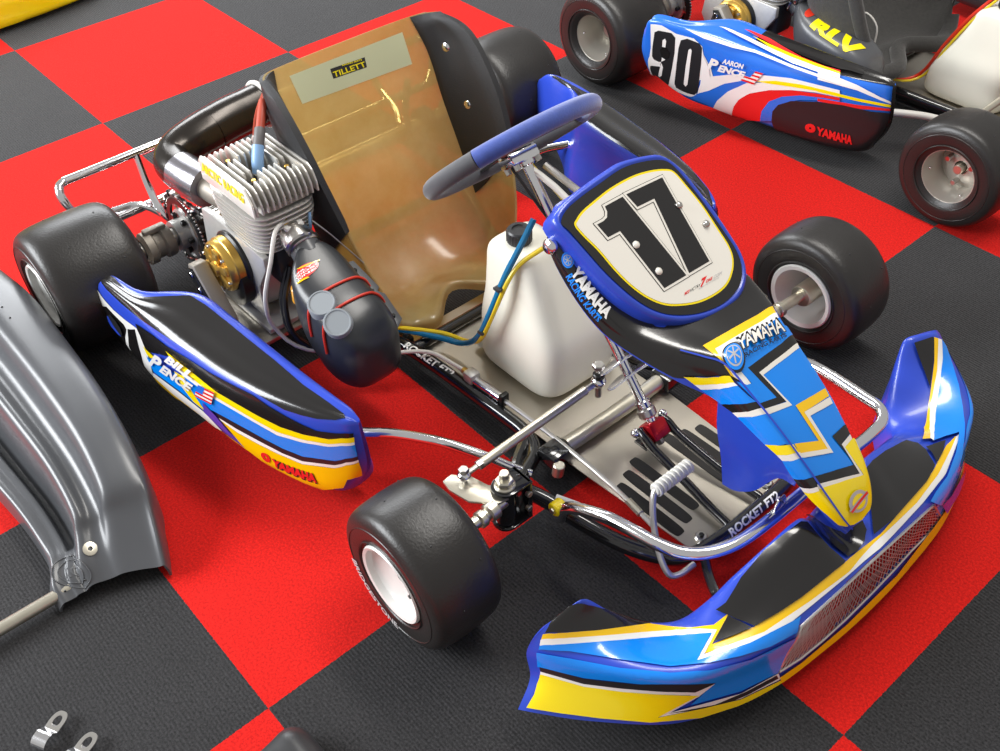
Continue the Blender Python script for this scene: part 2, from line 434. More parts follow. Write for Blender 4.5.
def tank_surf(off=(0, 0, 0), top=0.):
    rows = []
    o = V((.745, .030, 0))
    for z, a, b, dx, dy in ((.034, .092, .082, 0, 0), (.037, .101, .091, 0, 0), (.050, .112, .099, 0, 0), (.10, .112, .100, .0, 0), (.15, .108, .096, -.004, 0), (.20, .092, .085, -.016, 0), (.25, .076, .074, -.032, -.002), (.282, .064, .064, -.044, -.006), (.298, .052, .054, -.048, -.01), (.305, .035, .038, -.050, -.012), (.307, .012, .014, -.050, -.014)):
        k = max(0, (z-.10)/.2)*top
        rows.append([o+V((a*math.copysign(abs(math.cos(t))**.42, math.cos(t))+dx+k, b*math.copysign(abs(math.sin(t))**.42, math.sin(t))+dy-k*.4, z)) for t in [2*PI*(q+.5)/28 for q in range(28)]])
    return Surf(rows, closed=True, flip=1, off=off)
def pod90_surf():
    R_ = []
    for row in pod_surf().r:
        n = []
        for p in row:
            t = min(1, max(0, (.50-p.x)/.34)); z = p.z*(1+.16*t); x = p.x+.05*t
            if x < .25: x = .185+(x-.16)*.55
            n.append((x, p.y-(.028+.048*min(1, p.z/.2))*t, z))
        R_.append(n)
    return Surf(R_, closed=True, flip=-1)
OFF90 = V((-.036, 1.597, 0))
def greybumper_surf():
    # rows from the rear end to the front end; columns from the inner edge over the top to the outer edge
    prof = [(-.015, .02), (-.005, .20), (.01, .31), (.05, .33), (.11, .29), (.17, .28), (.195, .12), (.25, .12), (.275, .40), (.32, .72), (.38, .80), (.46, .72), (.54, .76), (.60, .93), (.66, 1.), (.78, .99), (.91, .95), (.97, .84), (.995, .45), (1.0, .06)]
    st = []
    for xi, yi, xo, yo, H, sl in ((-.26, -.99, -.145, -.695, .165, 1), (-.05, -.97, -.01, -.682, .165, 1), (.12, -.955, .15, -.688, .163, 1), (.28, -.945, .315, -.698, .158, 1), (.42, -.935, .455, -.715, .146, 1), (.52, -.936, .56, -.738, .122, .9), (.565, -.945, .605, -.756, .100, .35), (.60, -.962, .648, -.772, .072, 0), (.632, -.962, .690, -.790, .036, 0)):
        row = []
        for t, h in prof:
            if .18 < t < .26: h = h*sl+.42*(1-sl)
            if sl < .95: h = h*(.5+.5*sl)+(.62 if .02 < t < .95 else h)*(.5-.5*sl)
            bulge = .028*math.sin(PI*min(max(t, 0), 1))*(1 if sl < .5 else .3)
            row.append((xi+(xo-xi)*t-bulge*.6, yi+(yo-yi)*t, H*h+.004))
        st.append(row)
    return Surf(st, flip=1)
DECALS = {
 'pod': [('black_sticker',[(0.631,5.428),(1.141,5.412),(1.554,5.691),(1.867,5.782),(2.158,5.731),(2.351,5.648),(2.532,5.601),(2.779,5.54),(3.014,5.41),(3.242,5.452),(3.461,5.438),(3.744,5.429),(4.029,5.427),(4.348,5.444),(4.662,5.451),(4.946,5.457),(5.221,5.468),(5.486,5.481),(5.764,5.516),(6.057,5.562),(6.36,5.625),(6.615,5.645),(6.891,5.675),(7.205,5.721),(7.525,5.822),(7.885,5.968),(8.104,6.451),(7.793,6.786),(7.49,6.864),(7.222,6.942),(7.005,6.96),(6.802,6.988),(6.609,6.999),(6.422,7.016),(6.232,6.979),(6.041,6.949),(5.85,6.915),(5.664,6.889),(5.445,6.871),(5.223,6.863),(4.983,6.843),(4.736,6.843),(4.503,6.867),(4.261,6.897),(4.008,6.926),(3.734,6.946),(3.444,6.968),(3.14,6.995),(2.808,7.025),(2.457,7.071),(2.088,7.079),(1.739,7.08),(1.493,7.04),(1.213,6.985),(0.6,6.6)]),('white_sticker',[(0.0,0.259),(0.397,0.351),(1.017,0.488),(1.352,0.54),(1.555,0.529),(1.75,0.519),(1.979,0.486),(2.233,0.451),(2.323,0.583),(2.404,0.721),(2.405,0.971),(2.409,1.232),(2.351,1.501),(2.227,1.861),(2.187,1.8),(1.9,1.8),(1.7,1.7),(1.5,1.7),(1.4,1.7),(1.1,1.7),(0.9,1.6),(0.6,1.5),(0.2,1.514),(0.3,1.2),(0.0,1.003),(0.0,0.626)]),('black_sticker',[(0.293,0.934),(1.002,0.657),(1.292,0.685),(1.478,0.694),(1.653,0.703),(1.708,0.795),(1.5,1.202),(1.352,1.579),(1.4,1.7),(1.6,1.7),(1.3,1.7),(0.9,1.7),(0.7,1.6),(0.6,1.4),(0.3,1.221)]),('black_sticker',[(1.779,0.728),(2.138,0.522),(2.114,0.744),(2.059,1.014),(2.035,1.296),(1.964,1.63),(2.094,1.8),(1.9,1.8),(1.8,1.7),(1.6,1.7),(1.5,1.7),(1.506,1.488),(1.662,1.073)]),('black_sticker',[(2.238,0.322),(2.548,0.266),(2.84,0.218),(3.119,0.21),(3.391,0.209),(3.741,0.164),(4.058,0.125),(4.355,0.096),(4.635,0.072),(4.917,0.03),(5.186,0.011),(5.438,-0.006),(5.686,-0.011),(5.872,0.04),(6.062,0.093),(6.247,0.125),(6.433,0.164),(6.619,0.192),(6.81,0.225),(7.011,0.247),(7.217,0.276),(7.482,0.251),(7.773,0.235),(8.11,0.202),(8.588,0.203),(8.533,0.294),(7.941,0.326),(7.542,0.397),(7.197,0.413),(6.868,0.449),(6.601,0.457),(6.342,0.476),(6.09,0.459),(5.837,0.452),(5.609,0.437),(5.38,0.428),(5.143,0.425),(4.886,0.434),(4.658,0.444),(4.416,0.466),(4.208,0.482),(3.989,0.5),(3.706,0.429),(3.401,0.363),(3.474,0.441),(3.035,0.627),(2.508,0.861),(2.412,0.793),(2.341,0.549)]),('yellow_sticker',[(2.35,0.811),(2.521,0.837),(2.846,0.837),(2.545,1.018),(2.402,0.987)]),('yellow_sticker',[(3.403,0.345),(3.719,0.354),(4.011,0.368),(4.223,0.378),(4.426,0.388),(4.662,0.406),(4.886,0.434),(5.143,0.425),(5.38,0.428),(5.609,0.437),(5.837,0.452),(6.09,0.459),(6.342,0.476),(6.601,0.457),(6.868,0.449),(7.197,0.413),(7.542,0.397),(7.951,0.325),(8.571,0.296),(8.519,0.401),(7.92,0.431),(7.517,0.502),(7.178,0.524),(6.851,0.565),(6.547,0.587),(6.25,0.622),(6.035,0.605),(5.82,0.595),(5.592,0.578),(5.364,0.568),(5.123,0.569),(4.863,0.582),(4.597,0.555),(4.312,0.541),(4.006,0.532),(3.673,0.526),(3.543,0.434)]),('white_sticker',[(3.673,0.526),(4.006,0.532),(4.312,0.541),(4.597,0.555),(4.863,0.582),(5.123,0.569),(5.364,0.568),(5.592,0.578),(5.82,0.595),(6.035,0.605),(6.25,0.622),(6.547,0.587),(6.851,0.565),(7.178,0.524),(7.517,0.502),(7.92,0.431),(8.519,0.401),(8.501,0.455),(7.905,0.486),(7.503,0.558),(7.167,0.584),(6.84,0.631),(6.536,0.658),(6.239,0.702),(6.024,0.677),(5.81,0.66),(5.574,0.646),(5.334,0.64),(5.08,0.646),(4.804,0.668),(4.536,0.664),(4.248,0.673),(3.938,0.687),(3.809,0.605)]),('light_blue_sticker',[(2.36,1.069),(2.747,1.032),(3.184,0.891),(3.585,0.775),(3.948,0.657),(4.255,0.65),(4.541,0.648),(4.807,0.658),(5.082,0.64),(5.335,0.636),(5.574,0.644),(5.81,0.66),(6.024,0.677),(6.239,0.702),(6.536,0.658),(6.84,0.631),(7.167,0.584),(7.503,0.558),(7.905,0.486),(8.501,0.455),(8.495,0.693),(7.965,0.746),(7.612,0.849),(7.329,0.875),(7.058,0.919),(6.788,0.986),(6.563,0.986),(6.342,0.996),(6.124,0.981),(5.903,0.976),(5.71,0.972),(5.517,0.976),(5.32,0.989),(5.036,1.017),(4.722,1.068),(4.486,1.151),(4.35,1.31),(4.108,1.304),(3.856,1.297),(3.587,1.292),(3.254,1.312),(2.9,1.345),(2.505,1.396),(2.433,1.233)]),('yellow_sticker',[(3.606,0.722),(3.948,0.657),(4.063,0.898),(4.205,1.106),(4.358,1.289),(4.191,1.284),(4.018,1.279),(3.877,1.181),(3.73,1.082),(3.675,0.889)]),('matt_black_sticker',[(4.722,1.068),(5.036,1.017),(5.32,0.989),(5.517,0.976),(5.71,0.972),(5.903,0.976),(6.124,0.981),(6.342,0.996),(6.563,0.986),(6.788,0.986),(7.058,0.919),(7.329,0.875),(7.612,0.849),(7.965,0.746),(8.495,0.693),(8.494,0.765),(7.953,0.828),(7.597,0.951),(7.315,0.989),(7.045,1.046),(6.779,1.12),(6.553,1.121),(6.329,1.134),(6.109,1.122),(5.885,1.12),(5.689,1.122),(5.493,1.132),(5.29,1.149),(5.055,1.153),(4.799,1.17)]),('white_sticker',[(4.799,1.17),(5.055,1.153),(5.29,1.149),(5.493,1.132),(5.689,1.122),(5.885,1.12),(6.109,1.122),(6.329,1.134),(6.553,1.121),(6.779,1.12),(7.045,1.046),(7.315,0.989),(7.597,0.951),(7.958,0.827),(8.512,0.765),(8.506,0.819),(7.949,0.891),(7.589,1.037),(7.31,1.075),(7.042,1.129),(6.778,1.201),(6.476,1.197),(6.179,1.211),(5.953,1.212),(5.728,1.223),(5.505,1.23),(5.275,1.246),(5.079,1.23),(4.873,1.221)]),('white_sticker',[(2.505,1.422),(2.898,1.368),(3.249,1.334),(3.577,1.314),(3.847,1.319),(4.099,1.327),(4.342,1.333),(4.568,1.423),(4.779,1.531),(4.553,1.615),(4.309,1.614),(4.06,1.608),(3.778,1.616),(3.489,1.618),(3.179,1.632),(2.819,1.597),(2.394,1.605)]),('orange_yellow_sticker',[(2.421,1.565),(2.841,1.562),(3.204,1.595),(3.514,1.579),(3.804,1.575),(4.083,1.569),(4.385,1.566),(4.67,1.569),(4.916,1.562),(5.144,1.575),(5.355,1.604),(5.208,1.446),(5.047,1.318),(4.877,1.201),(5.081,1.22),(5.275,1.246),(5.505,1.23),(5.728,1.223),(5.953,1.212),(6.179,1.211),(6.476,1.197),(6.778,1.201),(7.042,1.129),(7.31,1.075),(7.589,1.037),(7.949,0.891),(8.506,0.819),(8.68,1.281),(8.281,1.269),(8.011,1.326),(7.96,1.61),(7.713,1.663),(7.477,1.763),(6.96,2.092),(6.873,1.83),(6.36,2.18),(6.361,2.06),(6.284,1.806),(6.021,1.917),(5.792,1.945),(5.676,1.733),(5.502,1.649),(5.27,1.61),(5.023,1.589),(4.797,1.56),(4.553,1.551),(4.294,1.553),(4.006,1.584),(3.715,1.603),(3.414,1.619),(2.98,1.788),(2.619,1.857),(2.487,1.677)]),('purple_sticker',[(4.4,1.017),(4.55,1.088),(4.699,1.155),(4.856,1.258),(5.007,1.367),(5.206,1.468),(5.389,1.597),(5.182,1.525),(4.96,1.471),(4.724,1.434),(4.537,1.38),(4.342,1.333)]),('matt_black_sticker',[(0.961,0.937),(1.201,0.746),(1.399,0.783),(1.523,0.886),(1.503,1.077),(1.406,1.251),(1.241,1.32),(0.917,1.339),(0.829,1.205)]),('blue_plastic',[(0.961,0.937),(1.056,0.891),(1.157,1.11),(1.376,1.23),(1.406,1.251),(1.241,1.32),(0.917,1.339),(0.829,1.205)])],
 'pod_text': [('BILL','white_sticker',20,[(3.327,0.617),(4.248,0.542),(4.369,0.313),(3.535,0.35)],0.15,0.05),('P','white_sticker',21,[(2.456,1.2),(2.87,1.151),(3.3,0.6),(2.912,0.645)],0.15,0.05),('ENCE','white_sticker',21,[(2.915,1.133),(4.052,0.979),(4.277,0.649),(3.233,0.735)],0.15,0.05),('YAMAHA','matt_black_sticker',19,[(6.102,1.662),(7.203,1.617),(7.129,1.333),(6.088,1.402)],0.1,0.075),('YAMAHA','red_sticker',20,[(6.086,1.624),(7.176,1.579),(7.104,1.323),(6.066,1.397)],0.1,0.06),('O','red_sticker',20,[(5.794,1.574),(6.003,1.642),(6.053,1.358),(5.824,1.339)],0,0.12)],
 'pod_flag': [('q',[(4.218,0.949),(4.721,0.831),(4.886,0.434),(4.451,0.521)])],
 'podL': [('black_sticker',[(1.128,5.103),(1.413,6.061),(1.757,6.13),(2.133,6.272),(2.517,6.478),(2.837,6.682),(3.258,6.691),(3.663,6.693),(4.045,6.7),(4.401,6.701),(4.742,6.709),(5.133,6.631),(5.507,6.587),(5.881,6.583),(6.265,6.686),(6.618,6.548),(6.992,6.48),(7.43,6.515),(7.893,6.279),(8.535,6.153),(9.0,5.117),(8.339,5.003),(7.814,4.942),(7.111,4.932),(6.652,4.914),(6.27,4.909),(5.919,4.91),(5.671,4.923),(5.435,4.938),(5.198,4.954),(4.916,4.95),(4.625,4.948),(4.329,4.945),(3.977,4.966),(3.637,4.98),(3.273,5.222),(2.724,5.688),(2.29,5.441),(1.932,5.112),(1.614,5.036)])],
 'nose': [('black_sticker',[(4.166,2.505),(4.349,2.62),(4.668,2.701),(5.0,2.8),(5.065,3.169),(5.14,3.561),(5.211,3.983),(5.187,4.565),(5.154,5.163),(5.186,5.721),(5.1,6.3),(5.4,6.2),(5.902,5.957),(5.977,5.239),(6.026,4.564),(6.065,3.89),(6.067,3.269),(6.078,2.678),(6.772,2.331),(7.167,2.207),(7.454,2.19),(7.716,2.206),(7.442,1.807),(7.06,1.456),(6.464,1.138),(5.879,0.916),(5.328,0.657),(4.956,0.797),(4.7,1.051),(4.524,1.281),(4.349,1.519),(4.145,1.716),(3.822,1.938),(3.475,2.063),(3.635,2.233),(3.792,2.381),(3.978,2.445)]),('black_sticker',[(1.201,1.806),(1.253,2.059),(1.399,2.127),(1.533,2.181),(1.721,2.215),(1.912,2.243),(2.114,2.266),(2.306,2.298),(2.497,2.324),(2.692,2.344),(2.942,2.406),(3.22,2.445),(3.503,2.479),(3.806,2.495),(4.043,2.495),(4.287,2.48),(4.65,2.403),(5.048,2.282),(5.06,1.805),(4.837,1.118),(4.601,1.19),(4.373,1.254),(4.125,1.469),(3.846,1.625),(3.562,1.818),(3.267,1.911),(2.992,1.946),(2.737,1.92),(2.483,1.883),(2.23,1.803),(2.021,1.79),(1.814,1.763),(1.613,1.702),(1.422,1.783)]),('orange_yellow_sticker',[(5.619,2.518),(5.668,2.981),(5.747,3.485),(5.815,4.033),(5.855,4.645),(5.894,5.266),(5.902,5.957),(6.392,5.875),(6.359,5.144),(6.332,4.415),(6.271,3.741),(6.175,3.139),(6.112,2.579),(6.808,2.262),(7.2,2.192),(7.495,2.229),(7.767,2.295),(7.514,1.975),(7.284,1.804),(7.056,1.891),(6.761,2.057),(6.137,2.307)]),('white_sticker',[(6.072,2.559),(6.119,3.027),(6.199,3.525),(6.268,4.063),(6.301,4.661),(6.335,5.262),(6.343,5.907),(6.76,5.829),(6.738,5.136),(6.732,4.423),(6.7,3.755),(6.631,3.153),(6.585,2.585),(7.133,2.388),(7.471,2.36),(7.775,2.369),(7.746,2.142),(7.57,2.019),(7.381,1.9),(7.104,1.98),(6.722,2.173)]),('light_blue_sticker',[(6.617,2.553),(6.65,3.133),(6.705,3.75),(6.726,4.429),(6.721,5.149),(6.724,5.858),(7.095,5.882),(7.157,6.566),(7.577,5.918),(7.848,5.923),(8.131,5.94),(8.419,5.959),(8.728,5.933),(9.028,5.942),(9.316,5.997),(9.602,5.927),(9.889,5.891),(10.18,5.881),(10.403,5.865),(10.631,5.873),(10.891,5.639),(11.193,5.488),(11.052,4.285),(10.896,3.272),(10.747,2.432),(10.526,1.336),(10.258,1.467),(9.991,1.595),(9.723,1.711),(9.46,1.816),(9.154,1.893),(8.839,1.981),(8.516,2.07),(8.173,1.995),(7.831,1.922),(7.496,1.835),(7.737,2.164),(7.784,2.395),(7.552,2.352),(7.308,2.322),(7.023,2.338)]),('black_sticker',[(7.445,2.717),(7.46,3.449),(7.466,4.239),(7.449,5.106),(7.396,6.11),(7.641,5.928),(7.67,5.149),(7.693,4.391),(7.7,3.683),(7.692,3.029),(8.006,3.119),(8.333,3.206),(8.658,3.306),(8.551,2.665),(8.432,2.03),(8.257,2.039),(8.348,2.515),(8.424,2.969),(8.088,2.884),(7.761,2.801)]),('cream_sticker',[(7.692,3.029),(7.7,3.683),(7.693,4.391),(7.67,5.149),(7.641,5.928),(7.767,5.823),(7.784,5.127),(7.804,4.412),(7.81,3.743),(7.799,3.127),(8.133,3.215),(8.473,3.308),(8.809,3.418),(8.701,2.669),(8.574,1.909),(8.426,2.014),(8.552,2.641),(8.665,3.269),(8.338,3.182),(8.008,3.107)]),('orange_yellow_sticker',[(8.865,3.562),(8.905,4.274),(8.925,5.064),(8.943,5.849),(9.146,5.807),(9.142,5.119),(9.136,4.42),(9.118,3.77),(9.375,3.783),(9.629,3.807),(9.887,3.841),(10.152,3.883),(10.016,3.259),(9.879,2.697),(9.743,2.165),(9.51,2.267),(9.668,2.88),(9.831,3.57),(9.59,3.556),(9.352,3.549),(9.111,3.55)]),('cream_sticker',[(9.118,3.77),(9.145,4.42),(9.16,5.122),(9.173,5.815),(9.335,5.762),(9.307,4.849),(9.272,3.946),(9.516,3.949),(9.762,3.961),(10.015,3.981),(10.267,4.007),(10.138,3.334),(10.005,2.73),(9.87,2.168),(9.738,2.147),(9.864,2.668),(9.989,3.209),(10.115,3.808),(9.86,3.787),(9.611,3.773),(9.366,3.767)]),('black_sticker',[(9.944,4.545),(9.92,5.216),(9.891,5.914),(10.14,5.895),(10.23,4.884),(10.501,4.993),(10.79,5.133),(11.134,5.336),(10.99,4.222),(10.831,3.294),(10.681,2.517),(10.495,1.622),(10.301,1.716),(10.458,2.546),(10.582,3.285),(10.709,4.14),(10.814,5.162),(10.51,4.917),(10.227,4.716)]),('cream_sticker',[(10.23,4.884),(10.154,5.859),(10.266,5.838),(10.328,5.01),(10.59,5.121),(10.877,5.264),(11.226,5.489),(11.094,4.346),(10.945,3.364),(10.802,2.552),(10.625,1.642),(10.489,1.666),(10.667,2.517),(10.813,3.265),(10.967,4.149),(11.108,5.228),(10.776,5.066),(10.495,4.96)]),('yellow_sticker',[(10.603,1.604),(10.786,2.537),(10.932,3.355),(11.082,4.344),(11.217,5.499),(10.872,5.27),(10.588,5.125),(10.328,5.01),(10.258,5.947),(10.325,7.014),(10.629,6.213),(10.84,6.281),(11.114,6.133),(11.43,6.2),(11.858,6.3),(12.34,6.3),(12.75,5.781),(12.939,4.072),(12.792,2.574),(12.435,1.675),(11.969,1.401),(11.491,1.485),(11.11,1.515),(10.836,1.564)]),('yellow_sticker',[(5.313,0.626),(5.818,0.873),(6.338,1.09),(6.863,1.335),(7.266,1.775),(7.449,1.726),(7.168,1.288),(6.822,0.948),(6.282,0.673),(5.764,0.38)]),('white_sticker',[(5.764,0.38),(6.282,0.673),(6.822,0.948),(7.168,1.288),(7.449,1.726),(7.564,1.757),(7.3,1.249),(6.98,0.807),(6.524,0.509),(6.055,0.266)]),('light_blue_sticker',[(6.055,0.266),(6.524,0.509),(6.98,0.807),(7.3,1.249),(7.564,1.757),(7.738,1.806),(7.912,1.856),(8.181,1.974),(7.987,1.51),(7.744,0.995),(7.439,0.456),(7.084,0.03),(6.555,0.09)]),('black_sticker',[(7.084,0.03),(7.439,0.456),(7.744,0.995),(7.998,1.556),(8.191,2.048),(8.37,1.998),(8.095,1.183),(7.858,0.638),(7.584,0.104),(7.339,0.05)]),('cream_sticker',[(7.584,0.104),(7.858,0.638),(8.095,1.183),(8.37,1.998),(8.546,1.992),(8.237,1.068),(7.793,0.113)]),('light_blue_sticker',[(7.793,0.113),(8.237,1.068),(8.546,1.992),(8.788,2.005),(9.028,2.028),(9.213,1.991),(9.395,1.959),(9.2,1.213),(8.872,0.041),(8.615,0.023),(8.346,0.033),(8.07,0.067)]),('yellow_sticker',[(8.867,0.099),(9.2,1.213),(9.483,2.127),(9.701,2.144),(9.526,1.419),(9.26,0.387),(9.069,0.223)]),('cream_sticker',[(9.26,0.387),(9.526,1.419),(9.712,2.179),(9.848,2.157),(9.699,1.467),(9.449,0.502)]),('light_blue_sticker',[(9.449,0.502),(9.699,1.467),(9.848,2.157),(10.097,2.1),(10.341,2.038),(10.154,1.217),(9.827,0.0),(9.637,0.21)]),('black_sticker',[(9.827,0.0),(10.154,1.217),(10.344,1.987),(10.561,1.846),(10.356,1.042),(10.059,0.0)]),('cream_sticker',[(10.059,0.0),(10.356,1.042),(10.561,1.846),(10.655,1.777),(10.455,0.919),(10.226,0.107)]),('yellow_sticker',[(10.226,0.107),(10.455,0.919),(10.655,1.777),(10.986,1.839),(11.417,1.905),(11.88,1.938),(12.441,1.868),(11.988,1.335),(11.565,1.163),(11.194,0.958),(10.818,0.731),(10.509,0.423)])],
 'nose_text': [('YAMAHA','black_sticker',24,[(6.977,2.804),(7.286,5.586),(6.755,5.808),(6.373,3.311)],0.0,0.06),('YAMAHA','cream_sticker',25,[(6.947,2.921),(7.254,5.545),(6.825,5.696),(6.534,3.251)],0.0,0.015),('RACING KARTS','black_sticker',24,[(7.214,2.88),(7.391,5.444),(7.292,5.508),(7.085,2.951)],0.0,0.02),('YAMAHA','white_sticker',24,[(1.963,1.776),(3.138,1.71),(3.126,2.146),(1.957,2.161)],0.0,0.05),('RACING KARTS','light_blue_sticker',24,[(1.946,1.542),(2.973,1.227),(3.049,1.667),(1.993,1.826)],0.0,0.03)],
 'nose_round': [('r',[(11.922,4.053),(12.175,5.084),(11.533,4.514)])],
 'nose_round2': [('r',[(6.924,2.554),(7.091,2.964),(6.462,3.01)])],
 'nose_round3': [('r',[(1.761,1.928),(1.902,1.967),(1.738,2.142)])],
